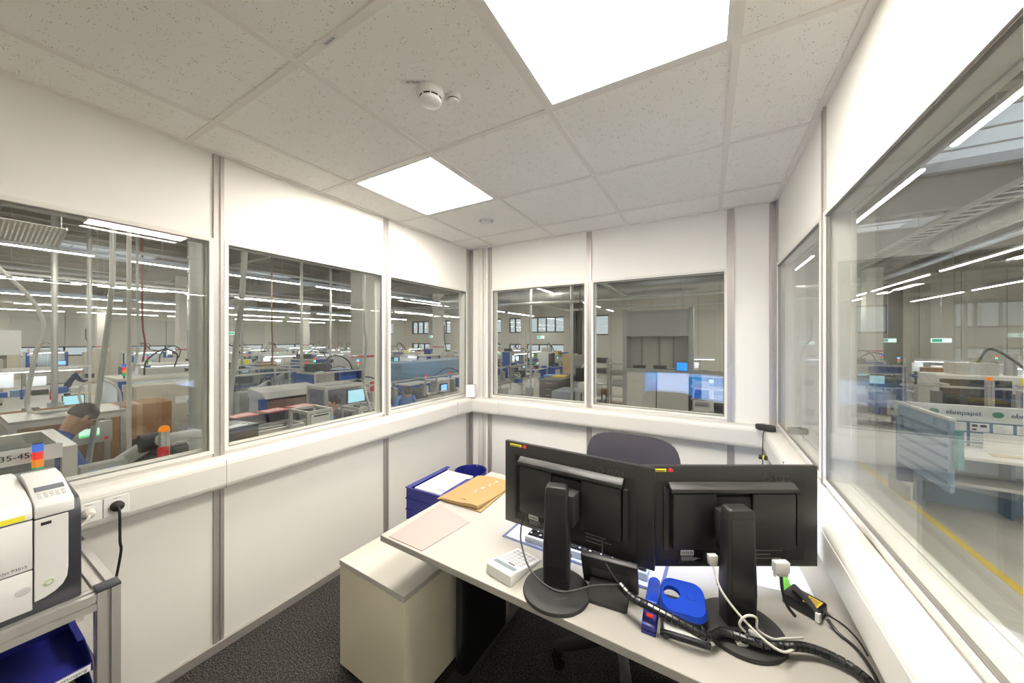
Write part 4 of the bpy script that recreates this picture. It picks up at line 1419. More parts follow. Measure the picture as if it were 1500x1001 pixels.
# columns
for (x, y, w, d, lb) in ((-9.55, 7.2, 0.62, 0.62, 'broad pale concrete column with a red band, beyond the middle left window'),
                         (-24.3, 7.2, 0.6, 0.6, 'pale hall column far off, seen through the left window'),
                         (-40.5, 7.2, 0.6, 0.6, 'pale hall column standing near the far left wall'),
                         (-17.2, 19.2, 0.62, 0.62, 'pale square column near the hall back wall, behind the pallet truck'),
                         (-34.6, 19.2, 0.6, 0.6, 'pale column in the far back corner of the hall'),
                         (6.8, 22.5, 0.6, 0.6, 'tall pale column seen through the right window, at the back wall')):
    t = thing('hall_column', lb, 'column', (x, y, FZ))
    MB().box(-w / 2, -d / 2, 0, w / 2, d / 2, 6.2).build('shaft', CONCP, t, bevel=0.02, seg=1)
    MB().box(-w / 2 - 0.004, -d / 2 - 0.004, 2.28, w / 2 + 0.004, d / 2 + 0.004, 2.34).build('red_band', mat('band_red', (0.55, 0.05, 0.04), 0.5), t)
    MB().box(w / 2, -0.05, 1.2, w / 2 + 0.06, 0.09, 1.5).build('call_box', RED if w > 0.61 else CONCP, t)
for x, lb in ((8.9, 'dark vertical pipe run on the hall back wall, seen through the right window'), (-9.35, 'dark brown downpipe on the hall back wall, left of its twin'),
              (-8.95, 'dark brown downpipe on the hall back wall, right of its twin')):
    m = MB().box(x - (0.35 if x > 0 else 0.12), HY1 - 0.4, FZ, x + (0.35 if x > 0 else 0.12), HY1 - 0.05, 4.6)
    tag(m.build('downpipe', mat('downpipe_dark', (0.06, 0.055, 0.05), 0.5)), lb, 'pipe')

# floor lines
for nm, pts, lb in (('floor_line', (3.02, 4.2, 3.12, 12.0), 'yellow floor line running past the blue info stand'),
                    ('floor_line', (-34, 4.55, -20, 4.65), 'yellow floor line of the aisle beyond the left window'),
                    ('floor_line', (-2.95, 7.0, -2.85, 12.2), 'yellow floor line beside the wire racks behind the office'),
                    ('floor_line', (-7.9, 9.0, -7.8, 26), 'yellow aisle line leading to the hall back wall')):
    tag(MB().box(pts[0], pts[1], FZ, pts[2], pts[3], FZ + 0.004).build(nm, LINEY), lb, 'floor line')

# ducts, pipes, trays under the roof


def spiral_duct(p0, p1, r, label, ring=0.5, material=GALV):
    t = thing('spiral_duct', label, 'duct', (0, 0, 0))
    MB().cyl(p0, p1, r, 20).build('sheet', material, t, smooth=True)
    a = Vector(p0); b = Vector(p1)
    n = int((b - a).length / ring)
    m = MB()
    for k in range(1, n):
        c = a.lerp(b, k / n)
        d = (b - a).normalized() * 0.012
        m.cyl(c - d, c + d, r + 0.012, 20)
    if abs(a.z - b.z) < 0.5:
        for f_ in (0.15, 0.5, 0.85):
            c = a.lerp(b, f_)
            MB().cyl((c.x, c.y, c.z + r), (c.x, c.y, RZ + 0.1), 0.008, 6).build('hanger', PIPEG, t)
    o = m.build('seam_rings', material, t, smooth=True)
    o['kind'] = 'stuff'
    return t


spiral_duct((-12, 13.8, 3.5), (1.0, 13.8, 3.5), 0.30, 'fat galvanised spiral duct crossing above the reflection tower', 0.35)
t = thing('duct_elbow', 'galvanised duct elbow rising to the roof at the right of the back window', 'duct', (0, 0, 0))
MB().tube(spline([(1.0, 13.8, 3.5), (1.5, 13.8, 3.52), (1.95, 13.8, 3.75), (2.15, 13.8, 4.3), (2.15, 13.8, 6.05)]), 0.30, 20).build('bend', GALV, t, smooth=True)
spiral_duct((-10, 11.2, 2.85), (3.2, 11.2, 2.85), 0.06, 'thin grey duct crossing behind the back windows', 0.8)
spiral_duct((-4.5, 11.9, 2.62), (3.2, 11.9, 2.62), 0.045, 'thinner grey pipe just below the thin duct behind the back windows', 0.8)
spiral_duct((-4.2, 9.0, 4.3), (-2.6, 12.9, 3.1), 0.09, 'slanting thin duct above the reflection tower')
MB().box(4.2, HY1 - 0.06, 1.6, 6.4, HY1, 3.3).build('grey_wall_panel', CLAD2, wh)
spiral_duct((-5.06, 1.6, 0.2), (-5.06, 1.6, 6.0), 0.065, 'clear grey vertical extraction duct beyond the left window', 0.16, mat('duct_clear', (0.62, 0.64, 0.62), 0.3, 0.2))
spiral_duct((-14.6, 1.8, FZ), (-14.6, 1.8, 6.0), 0.055, 'silver vertical duct with seams, seen left of the white pole', 0.2)
spiral_duct((7.6, -2, 5.1), (7.6, 24, 5.1), 0.25, 'long pale duct outside the right window')
for x, z, r, mm, lb in ((-10.2, 4.35, 0.09, PIPEB, 'pale blue pipe under the roof, nearest the left windows'), (-16.0, 4.1, 0.11, PIPEB, 'second pale blue pipe under the roof'),
                        (-22.6, 4.0, 0.12, PIPEB, 'third pale blue pipe under the roof'), (-29.4, 3.9, 0.12, PIPEB, 'fourth pale blue pipe under the roof'),
                        (-7.6, 4.55, 0.05, PIPEG, 'thin grey sprinkler pipe nearest the left windows'), (-24.5, 4.5, 0.06, PIPEG, 'thin grey sprinkler pipe above the far machine rows'),
                        (-18.0, 4.7, 0.06, PIPEG, 'thin grey sprinkler pipe above the middle machine rows'), (1.3, 4.5, 0.05, PIPEG, 'thin grey sprinkler pipe over the back aisle'),
                        (7.2, 4.4, 0.09, PIPEB, 'pale blue pipe outside the right window'), (12.4, 4.3, 0.09, PIPEG, 'grey pipe far outside the right window')):
    tag(MB().cyl((x, HY0, z), (x, HY1, z), r, 10).build('roof_pipe', mm, smooth=True), lb, 'pipe')
for (x0, y0, x1, y1, z, lb) in ((-9.4, -8, -9.0, 26, 3.9, 'perforated cable tray running over the first machine row'), (-21.0, -8, -20.5, 26, 3.75, 'cable tray over the middle machine rows'),
                                (-35.6, -8, -35.1, 26, 3.7, 'cable tray over the farthest machine row'), (4.2, 2, 4.6, 26, 3.95, 'cable tray outside the right window')):
    t = thing('cable_tray', lb, 'cable tray', (0, 0, z))
    MB().box(x0, y0, 0, x0 + 0.02, y1, 0.09).build('side_rail', GALV, t)
    MB().box(x1 - 0.02, y0, 0, x1, y1, 0.09).build('side_rail', GALV, t)
    m = MB()
    y = y0
    while y < y1:
        m.box(x0, y, 0, x1, y + 0.06, 0.012); y += 0.3
    o = m.build('rungs', GALV, t); o['kind'] = 'stuff'
    m = MB()
    for k in range(4):
        m.cyl((x0 + 0.06 + k * 0.08, y0, 0.035), (x0 + 0.06 + k * 0.08, y1, 0.035), 0.018, 6)
    o = m.build('cables', CABLEK, t); o['kind'] = 'stuff'
# perforated tray panel close to the left window
t = thing('perforated_panel', 'pale perforated panel hanging at the top of the left window', 'panel', (-7.0, 0.62, 2.78))
RP = Matrix.Rotation(-0.25, 4, 'Y')
m = MB()
for k in range(13):
    m.box(-0.25, -0.15 + k * 0.035, 0, 0.3, -0.13 + k * 0.035, 0.006)
for k in range(14):
    m.box(-0.25 + k * 0.042, -0.15, 0, -0.225 + k * 0.042, 0.29, 0.006)
o = m.xf(RP).build('mesh_bars', mat('perforated_pale', (0.72, 0.70, 0.64), 0.5), t); o['kind'] = 'stuff'
m = MB().box(-0.26, -0.165, -0.01, 0.31, -0.15, 0.03).box(-0.26, 0.29, -0.01, 0.31, 0.305, 0.03)
m.xf(RP).build('rim', GALV, t)
for y in (-0.15, 0.29):
    MB().box(-0.005, y, 0.0, 0.005, y + 0.01, 3.25).build('hanger', PIPEG, t)

# ================================================================== THE HALL: machines
MBLUE = mat('machine_blue', (0.03, 0.09, 0.36), 0.4, var=0.08)
MBLUE2 = mat('machine_steel_blue', (0.16, 0.27, 0.40), 0.45, var=0.06)
MGREY = mat('machine_light_grey', (0.52, 0.52, 0.50), 0.5, var=0.05)
MBEIGE = mat('machine_beige', (0.52, 0.48, 0.41), 0.5, var=0.05)
MWHITE = mat('machine_white', (0.72, 0.71, 0.69), 0.45, var=0.03)
MDARK = mat('machine_dark', (0.045, 0.045, 0.048), 0.5, var=0.2)
MSTEEL = mat('machine_steel', (0.42, 0.41, 0.39), 0.35, 0.7, var=0.15, vscale=20)
CARD = mat('cardboard', (0.36, 0.20, 0.10), 0.8, var=0.08)
WOOD = mat('plywood', (0.55, 0.37, 0.20), 0.7, var=0.1)
POLY = glassmat('polycarbonate', (0.90, 0.93, 0.94), 0.05)
LEDW = emat('cell_lamp_lit', (0.9, 0.95, 1.0), 9.0)
LEDB = emat('led_blue_lit', (0.10, 0.15, 1.0), 8.0)
SLR = mat('signal_red', (0.75, 0.03, 0.02), 0.3, emit=(1, 0.03, 0.01), estr=0.5)
SLO = mat('signal_orange', (0.85, 0.25, 0.01), 0.3, emit=(1, 0.25, 0.01), estr=0.4)
SLG = mat('signal_green', (0.01, 0.35, 0.12), 0.3, emit=(0.02, 1, 0.35), estr=0.15)
SLB = mat('signal_blue', (0.05, 0.16, 0.62), 0.3, emit=(0.03, 0.2, 1), estr=0.4)
SLGON = mat('signal_green_lit', (0.02, 0.6, 0.25), 0.3, emit=(0.05, 1, 0.45), estr=3.0)
SLBON = mat('signal_blue_lit', (0.03, 0.2, 0.9), 0.3, emit=(0.05, 0.25, 1), estr=4.0)
SCRC = emat('hmi_screen_lit', (0.45, 0.80, 0.88), 0.9)
SCRG = emat('hmi_green_lit', (0.55, 0.85, 0.65), 1.0)
SCRB = emat('hmi_blue_lit', (0.25, 0.5, 1.0), 1.3)


def bars(mb, x0, y0, z0, x1, y1, z1, w=0.05):
    """open box frame of square bars"""
    for x in (x0, x1 - w):
        for y in (y0, y1 - w):
            mb.box(x, y, z0, x + w, y + w, z1)
    for z in (z0, z1 - w):
        for y in (y0, y1 - w):
            mb.box(x0 + w, y, z, x1 - w, y + w, z + w)
        for x in (x0, x1 - w):
            mb.box(x, y0 + w, z, x + w, y1 - w, z + w)
    return mb


def stack(parent, x, y, z, h=0.055, r=0.028, cols=None, name=None):
    cols = cols or [SLG, SLO, SLR, SLB]
    MB().cyl((x, y, z), (x, y, z + 0.05), r * 0.5, 8).build('signal_stem', MDARK, parent)
    for k, c in enumerate(cols):
        MB().cyl((x, y, z + 0.05 + k * h), (x, y, z + 0.048 + (k + 1) * h), r, 10).build('signal_lens', c, parent)
    MB().cyl((x, y, z + 0.05 + len(cols) * h), (x, y, z + 0.06 + len(cols) * h), r, 10).build('signal_cap', MDARK, parent)


PROTO = {}


def proto(name, root):
    tree = []
    for c in kids(root):
        tree.append((c, kids(c)))
    PROTO[name] = [root, tree, False]


def place(name, loc, rot, label, group=None):
    p = PROTO[name]
    if not p[2]:
        p[2] = True
        r = p[0]
        r.location = loc
        r.rotation_euler = (0, 0, rot)
        r['label'] = label
        if group:
            r['group'] = group
        return r
    return dup(p[0], p[1], loc, rot, label, group)


# --- 1 assembly cell (front +x)
r = thing('assembly_cell', 'x', 'machine')
bars(MB(), -0.6, -0.8, 0.75, 0.6, 0.8, 2.05, 0.045).build('frame', ALUB, r)
MB().box(-0.6, -0.8, 0.05, 0.6, 0.8, 0.75).build('base_cabinet', MGREY, r)
MB().box(-0.56, -0.75, 0.0, 0.56, 0.75, 0.05).build('plinth', MDARK, r)
MB().box(-0.62, -0.82, 0.75, 0.62, 0.82, 0.78).build('table_plate', MSTEEL, r)
MB().box(-0.6, -0.8, 2.05, 0.6, 0.8, 2.09).build('roof_plate', MWHITE, r)
for y in (-0.8, 0.66):
    MB().box(0.575, y, 0.8, 0.61, y + 0.14, 2.04).build('blue_post_cover', MBLUE, r)
for y in (-0.655, 0.01):
    MB().box(0.585, y, 0.82, 0.592, y + 0.64, 2.0).build('door_pane', POLY, r)
MB().box(-0.592, -0.75, 0.82, -0.585, 0.75, 2.0).build('back_sheet', MGREY, r)
MB().box(-0.1, -0.7, 1.97, 0.1, 0.7, 2.0).build('cell_lamp', LEDW, r)
for k, (x, y, w, d, h) in enumerate(((-0.2, -0.45, 0.3, 0.25, 0.55), (0.05, 0.05, 0.35, 0.4, 0.3), (-0.15, 0.45, 0.25, 0.3, 0.7), (0.3, -0.5, 0.15, 0.2, 0.2))):
    MB().box(x - w / 2, y - d / 2, 0.78, x + w / 2, y + d / 2, 0.78 + h).build('fixture', (MDARK, MSTEEL, MGREY, MBLUE)[k], r)
h = MB().box(0.66, 0.35, 1.2, 0.70, 0.72, 1.5).build('operator_panel', MDARK, r)
MB().box(0.70, 0.38, 1.23, 0.704, 0.69, 1.47).build('screen', SCRB, h)
stack(r, 0.5, -0.7, 2.09)
MB().box(-0.45, -0.3, 2.09, -0.1, 0.35, 2.22).build('valve_island', MGREY, r)
MB().box(-0.5, 0.45, 2.09, 0.2, 0.52, 2.16).build('cable_chain', MDARK, r)
MB().tube(spline([(-0.2, 0.2, 2.2), (-0.2, 0.25, 2.5), (-0.1, 0.0, 2.62), (0.1, -0.3, 2.4), (0.15, -0.35, 2.1)]), 0.015, 6).build('air_line', CABLEK, r)
MB().cyl((0.2, 0.45, 0.78), (0.2, 0.45, 1.35), 0.03, 8).build('spindle', MSTEEL, r)
MB().lathe([(0.08, 1.0), (0.16, 1.12), (0.17, 1.14), (0.15, 1.13)], 14, (0.25, -0.15, 0)).build('feeder_bowl', MSTEEL, r)
MB().box(0.61, -0.75, 1.85, 0.615, -0.2, 1.98).build('line_sign', PAPER, r)
proto('assembly_cell', r)
# --- 2 control cabinet
r = thing('control_cabinet', 'x', 'cabinet')
MB().box(-0.3, -0.6, 0.1, 0.3, 0.6, 2.0).build('body', MBEIGE, r, bevel=0.01, seg=1)
MB().box(-0.28, -0.58, 0, 0.28, 0.58, 0.1).build('plinth', MDARK, r)
for y in (-0.59, 0.005):
    d = MB().box(0.3, y, 0.12, 0.32, y + 0.585, 1.98).build('door', MBEIGE, r, bevel=0.004, seg=1)
    MB().box(0.32, y + (0.52 if y < 0 else 0.03), 1.0, 0.34, y + (0.56 if y < 0 else 0.07), 1.2).build('handle', MDARK, d)
    MB().box(0.32, y + 0.12, 0.3, 0.326, y + 0.46, 0.55).build('vent_grille', MDARK, d)
MB().box(-0.2, -0.3, 2.0, 0.2, 0.3, 2.18).build('cooling_unit', MGREY, r)
MB().box(0.32, -0.5, 1.45, 0.325, -0.2, 1.75).build('notice', PAPER, r)
MB().tube(spline([(-0.1, 0.2, 2.18), (-0.1, 0.3, 2.6), (-0.2, 0.5, 2.9), (-0.2, 0.5, 3.6)]), 0.03, 8).build('cable_riser', MDARK, r)
MB().box(0.325, 0.2, 1.3, 0.335, 0.45, 1.5).build('display', MDARK, r)
proto('control_cabinet', r)
# --- 3 enclosed press
r = thing('press_machine', 'x', 'machine')
MB().box(-0.7, -0.9, 0.0, 0.7, 0.9, 0.85).build('base', MBLUE, r)
MB().box(-0.7, -0.9, 0.85, 0.2, 0.9, 1.95).build('enclosure', MWHITE, r, bevel=0.02, seg=1)
MB().box(0.2, -0.85, 0.95, 0.21, 0.3, 1.85).build('window', MDARK, r)
MB().box(0.2, 0.4, 0.95, 0.26, 0.8, 1.7).build('switch_box', MGREY, r)
s_ = MB().box(0.26, 0.45, 1.35, 0.28, 0.75, 1.6).build('operator_panel', MDARK, r)
MB().box(0.28, 0.48, 1.38, 0.284, 0.72, 1.57).build('screen', SCRC, s_)
MB().box(-0.5, -0.5, 1.95, 0.0, 0.2, 2.25).build('drive_housing', MGREY, r)
MB().cyl((-0.25, 0.5, 1.95), (-0.25, 0.5, 2.5), 0.1, 14).build('exhaust_pipe', GALV, r)
MB().box(0.2, -0.9, 0.85, 0.7, 0.9, 0.9).build('work_table', MSTEEL, r)
for k in range(3):
    MB().box(0.3, -0.7 + k * 0.45, 0.9, 0.6, -0.4 + k * 0.45, 1.05 + 0.06 * k).build('parts_bin', (MBLUE, MDARK, MGREY)[k], r)
stack(r, 0.1, 0.75, 1.95, cols=[SLG, SLO, SLR])
MB().tube(spline([(-0.3, 0.0, 2.25), (-0.3, 0.2, 2.6), (-0.1, 0.5, 2.3), (0.0, 0.7, 1.95)]), 0.03, 8).build('hydraulic_hose', MDARK, r)
MB().box(0.7, -0.8, 0.3, 0.72, 0.0, 0.7).build('access_door', MGREY, r)
MB().box(0.205, 0.42, 1.75, 0.215, 0.78, 1.92).build('notice', YELLOW, r)
proto('press_machine', r)
# --- 4 workbench with lamp bar
r = thing('work_bench', 'x', 'workbench')
MB().box(-0.4, -0.9, 0.82, 0.4, 0.9, 0.86).build('bench_top', MWHITE, r)
for x in (-0.38, 0.33):
    for y in (-0.88, 0.83):
        MB().box(x, y, 0, x + 0.05, y + 0.05, 0.82).build('leg', ALUB, r)
for y in (-0.88, 0.83):
    MB().box(-0.38, y, 0.86, -0.33, y + 0.05, 2.1).build('upright', ALUB, r)
MB().box(-0.38, -0.83, 2.05, -0.33, 0.83, 2.1).build('head_rail', ALUB, r)
MB().box(-0.4, -0.8, 1.35, -0.15, 0.8, 1.37).build('shelf', MGREY, r)
l_ = MB().box(-0.2, -0.7, 2.0, -0.08, 0.7, 2.05).build('lamp_bar', MWHITE, r)
MB().box(-0.19, -0.68, 1.985, -0.09, 0.68, 2.0).build('lamp_tube', LEDW, l_)
for k in range(5):
    MB().box(-0.38, -0.76 + k * 0.31, 1.37, -0.16, -0.5 + k * 0.31, 1.5 + 0.03 * (k % 2)).build('parts_bin', (MBLUE, MBLUE2, MDARK, MBLUE, MGREY)[k], r)
for k in range(4):
    MB().box(-0.25 + 0.1 * (k % 2), -0.7 + k * 0.4, 0.86, 0.05 + 0.1 * (k % 2), -0.45 + k * 0.4, 0.98 + 0.08 * (k % 3)).build('fixture', (MSTEEL, MDARK, MGREY, MSTEEL)[k], r)
m_ = MB().box(-0.3, 0.35, 1.0, -0.26, 0.75, 1.28).build('monitor', MDARK, r)
MB().box(-0.26, 0.37, 1.02, -0.256, 0.73, 1.26).build('screen', SCRC, m_)
MB().cyl((-0.1, -0.3, 1.55), (-0.1, -0.3, 2.0), 0.006, 6).build('tool_cable', CABLEK, r)
MB().cyl((-0.1, -0.3, 1.3), (-0.1, -0.3, 1.55), 0.025, 8).build('screwdriver', (MBLUE), r)
MB().cyl((-0.1, 0.15, 1.45), (-0.1, 0.15, 2.0), 0.006, 6).build('tool_cable', CABLEK, r)
MB().cyl((-0.1, 0.15, 1.22), (-0.1, 0.15, 1.45), 0.025, 8).build('screwdriver', RED, r)
MB().box(-0.335, -0.7, 1.6, -0.33, -0.4, 1.95).build('work_sheet', PAPER, r)
MB().box(-0.335, -0.2, 1.6, -0.33, 0.1, 1.85).build('work_sheet', PAPER, r)
MB().box(0.1, 0.5, 0.86, 0.35, 0.8, 1.0).build('tote', MBLUE, r)
MB().box(0.1, -0.8, 0.3, 0.38, -0.3, 0.6).build('drawer_box', MGREY, r)
proto('work_bench', r)
# --- 5 conveyor section, along y
r = thing('belt_conveyor', 'x', 'conveyor')
for x in (-0.26, 0.2):
    MB().box(x, -1.6, 0.88, x + 0.06, 1.6, 1.0).build('side_rail', ALUB, r)
MB().box(-0.2, -1.6, 0.93, 0.2, 1.6, 0.95).build('belt', MDARK, r)
for x in (-0.25, 0.2):
    for y in (-1.4, 1.35):
        MB().box(x, y, 0, x + 0.05, y + 0.05, 0.88).build('leg', ALUB, r)
MB().box(0.26, -0.3, 0.85, 0.45, 0.1, 1.02).build('motor', MBLUE, r)
for k in range(5):
    MB().box(-0.15, -1.4 + k * 0.62, 0.95, 0.15, -1.1 + k * 0.62, 1.03 + 0.03 * (k % 3)).build('pallet_carrier', (MSTEEL, MGREY)[k % 2], r)
MB().box(-0.24, -1.6, 1.5, -0.2, 1.6, 1.54).build('guide_rail', ALUB, r)
for y in (-1.4, 0.0, 1.35):
    MB().box(-0.24, y, 1.0, -0.2, y + 0.04, 1.5).build('stanchion', ALUB, r)
for y in (-1.0, -0.2, 0.9):
    MB().box(0.0, y, 1.03, 0.16, y + 0.12, 1.4).build('lift_unit', MSTEEL, r)
    MB().box(-0.24, y, 1.54, 0.2, y + 0.05, 1.58).build('cross_bar', ALUB, r)
MB().box(0.2, 0.4, 1.0, 0.24, 0.75, 1.3).build('sensor_panel', MDARK, r)
MB().tube(spline([(-0.22, -1.5, 1.54), (-0.2, -0.8, 1.75), (0.1, -0.4, 1.5), (0.2, 0.3, 1.1)]), 0.014, 6).build('air_line', CABLEK, r)
proto('belt_conveyor', r)
# --- 6 test rack
r = thing('test_rack', 'x', 'rack')
bars(MB(), -0.4, -0.7, 0, 0.4, 0.7, 2.0, 0.04).build('frame', ALUB, r)
for k in range(4):
    MB().box(-0.38, -0.66, 0.35 + k * 0.45, 0.38, 0.66, 0.375 + k * 0.45).build('shelf', MGREY, r)
for k in range(8):
    MB().box(-0.3, -0.62 + (k % 2) * 0.65, 0.375 + (k // 2) * 0.45, 0.3, -0.1 + (k % 2) * 0.65, 0.6 + (k // 2) * 0.45 + 0.06 * (k % 3)).build('device', (MDARK, MBLUE, MGREY, MSTEEL, MBLUE2, MDARK, MSTEEL, MBLUE)[k], r)
for y in (-0.72, 0.7):
    MB().box(-0.4, y, 0.1, 0.4, y + 0.02, 1.95).build('side_panel', MBLUE, r)
MB().box(0.37, -0.1, 1.4, 0.39, 0.25, 1.65).build('screen', SCRC, r)
stack(r, 0.3, 0.6, 2.0, cols=[SLG, SLO, SLR, SLBON])
MB().box(-0.3, -0.55, 2.0, 0.1, -0.1, 2.2).build('power_unit', MDARK, r)
MB().tube(spline([(-0.1, -0.2, 2.2), (0.0, 0.1, 2.4), (0.2, 0.4, 2.2), (0.3, 0.5, 1.6)]), 0.018, 6).build('cable_loom', CABLEK, r)
MB().box(0.4, -0.62, 1.0, 0.41, -0.2, 1.3).build('notice', PAPER, r)
MB().box(0.4, 0.3, 0.4, 0.41, 0.6, 0.9).build('front_cover', MWHITE, r)
proto('test_rack', r)
# --- 7 parts shelf
r = thing('parts_shelf', 'x', 'shelf')
for x in (-0.28, 0.24):
    for y in (-0.7, 0.66):
        MB().box(x, y, 0, x + 0.04, y + 0.04, 1.8).build('upright', MDARK, r)
for k in range(4):
    MB().box(-0.28, -0.7, 0.15 + k * 0.5, 0.28, 0.7, 0.18 + k * 0.5).build('shelf_board', MGREY, r)
for k in range(9):
    MB().box(-0.22, -0.64 + (k % 3) * 0.44, 0.18 + (k // 3) * 0.5, 0.2, -0.26 + (k % 3) * 0.44, 0.4 + (k // 3) * 0.5 + 0.05 * (k % 2)).build('crate', (CARD, MBLUE, MGREY, MBLUE2, MDARK, CARD, MBLUE, MGREY, MDARK)[k], r)
MB().box(-0.24, -0.6, 1.68, 0.2, -0.1, 1.95).build('carton', CARD, r)
MB().box(-0.2, 0.1, 1.68, 0.2, 0.5, 1.85).build('crate', MBLUE, r)
proto('parts_shelf', r)
# --- 8 guarded robot station
r = thing('robot_station', 'x', 'robot')
MB().box(-0.35, -0.35, 0, 0.35, 0.35, 0.75).build('pedestal', MGREY, r)
MB().cyl((0, 0, 0.75), (0, 0, 1.0), 0.16, 16).build('robot_base', MWHITE, r, smooth=True)
MB().tube([(0, 0, 1.0), (-0.1, 0.05, 1.45)], 0.10, 12).build('lower_arm', MWHITE, r, smooth=True)
MB().cyl((-0.1, -0.1, 1.45), (-0.1, 0.2, 1.45), 0.11, 14).build('elbow', MGREY, r, smooth=True)
MB().tube([(-0.1, 0.05, 1.45), (0.45, 0.1, 1.7)], [0.09, 0.06], 12).build('upper_arm', MWHITE, r, smooth=True)
MB().tube([(0.45, 0.1, 1.7), (0.52, 0.1, 1.5)], 0.05, 10).build('wrist', MDARK, r, smooth=True)
MB().box(0.46, 0.02, 1.38, 0.58, 0.18, 1.5).build('gripper', MSTEEL, r)
bars(MB(), -0.9, -0.9, 0, 0.9, 0.9, 2.0, 0.04).build('guard_frame', ALUB, r)
MB().box(0.87, -0.86, 0.2, 0.875, 0.86, 1.95).build('guard_pane', POLY, r)
MB().box(-0.875, -0.86, 0.2, -0.87, 0.86, 1.95).build('guard_pane', POLY, r)
stack(r, 0.85, 0.85, 2.0, cols=[SLGON, SLO, SLR])
MB().tube(spline([(0.0, 0.0, 1.05), (-0.3, 0.15, 1.3), (-0.1, 0.2, 1.75), (0.4, 0.15, 1.8)]), 0.03, 8).build('dress_pack', MDARK, r)
MB().box(-0.85, -0.85, 0.2, -0.45, -0.5, 1.1).build('robot_controller', MBEIGE, r)
MB().box(0.3, -0.7, 0.0, 0.75, -0.3, 0.9).build('fixture_stand', MSTEEL, r)
MB().box(0.88, 0.3, 1.1, 0.92, 0.6, 1.5).build('operator_panel', MDARK, r)
proto('robot_station', r)

DESC = {'assembly_cell': ('aluminium framed assembly cell with blue posts', 1.75), 'control_cabinet': ('beige two-door control cabinet', 1.35),
        'press_machine': ('white enclosed press on blue base', 1.95), 'work_bench': ('white lamp-lit workbench', 1.95), 'belt_conveyor': ('aluminium belt conveyor', 3.3),
        'test_rack': ('aluminium test rack with blue sides', 1.55), 'parts_shelf': ('dark shelf of crates and cartons', 1.55), 'robot_station': ('guarded white robot station', 1.9)}
ORD = ['first', 'second', 'third', 'fourth', 'fifth', 'sixth', 'seventh', 'eighth', 'ninth', 'tenth', 'eleventh', 'twelfth', 'thirteenth', 'fourteenth', 'fifteenth', 'sixteenth']
SEQ = ['assembly_cell', 'test_rack', 'work_bench', 'press_machine', 'control_cabinet', 'assembly_cell', 'belt_conveyor', 'robot_station', 'work_bench', 'test_rack', 'parts_shelf', 'assembly_cell', 'work_bench', 'press_machine']
rnd = random.Random(21)
ROWS = [(-12.6, -4.5, 24.5, (0.9, 3.4), 0), (-15.2, -4, 25, None, 3), (-18.4, -4.5, 25, (3.2, 5.6), 6), (-22.2, -5, 25, (3.0, 5.8), 1), (-26.8, -6, 25, (2.8, 5.8), 8), (-31.5, -6, 25, (-3.4, 5.8), 4), (-36.8, -6, 25, None, 10)]
for ri, (x, y0, y1, gap, off) in enumerate(ROWS):
    slots = []
    y = y1
    k = off
    while y > y0:
        nm = SEQ[k % len(SEQ)]; k += 1
        L_ = DESC[nm][1]
        c = y - L_ / 2
        y -= L_ + rnd.uniform(0.25, 0.8)
        if gap and gap[0] - L_ / 2 < c < gap[1] + L_ / 2:
            continue
        if abs(x + 9.55) < 1.2 and abs(c - 7.2) < 1.6:
            continue
        if abs(c - 7.2) < 1.7 and abs(x + 24.3) < 2.2:
            continue
        if abs(c - 19.2) < 2.0 and (abs(x + 17.9) < 1.4 or abs(x + 34.6) < 1.6):
            continue
        slots.append((nm, c))
    for i, (nm, c) in enumerate(slots):
        place(nm, (x + rnd.uniform(-0.25, 0.25), c, FZ), rnd.choice((0, 0, 0, PI)),
              '%s, %s from the back wall in the %s row' % (DESC[nm][0], ORD[i], ORD[ri]), 'machine row %s beyond the left windows' % ORD[ri])
# rows outside the right window, along x
for ri, (y, x0, x1, off) in enumerate(((13.2, 5.0, 18.5, 3), (16.0, 4.0, 18.5, 9), (19.0, 2.6, 18.5, 0), (22.6, 2.6, 18.5, 5))):
    x = x0; k = off; i = 0
    while x < x1:
        nm = SEQ[k % len(SEQ)]; k += 1
        L_ = DESC[nm][1]
        c = x + L_ / 2
        x += L_ + rnd.uniform(0.2, 0.6)
        if abs(c - 6.8) < 1.4 and abs(y - 22.5) < 1.2:
            continue
        if c + L_ / 2 > 19.5:
            break
        place(nm, (c, y + rnd.uniform(-0.2, 0.2), FZ), -PI / 2, '%s, %s from left in right-window row %s' % (DESC[nm][0], ORD[i], ['one', 'two', 'three', 'four'][ri]),
              'machine row %s beyond the right window' % ORD[ri])
        i += 1
# the back corner of the hall, left of the aisle
for nm, x, y, rz, lb in (('work_bench', -10.1, 21.2, 0, 'white workbench far back, before the ground floor windows'),
                         ('parts_shelf', -9.9, 25.2, -PI / 2, 'dark crate shelf under the ground floor back windows'),
                         ('press_machine', -10.0, 23.3, 0, 'white press at the end of the aisle near the back wall')):
    place(nm, (x, y, FZ), rz, lb)

# ================================================================== THE HALL: things close to the windows
def boxed(name, label, cat, x0, y0, x1, y1, z0, z1, material, part='body', bevel=0.01):
    t = thing(name, label, cat, ((x0 + x1) / 2, (y0 + y1) / 2, z0))
    hx, hy = (x1 - x0) / 2, (y1 - y0) / 2
    MB().box(-hx, -hy, 0, hx, hy, z1 - z0).build(part, material, t, bevel=bevel, seg=1)
    return t


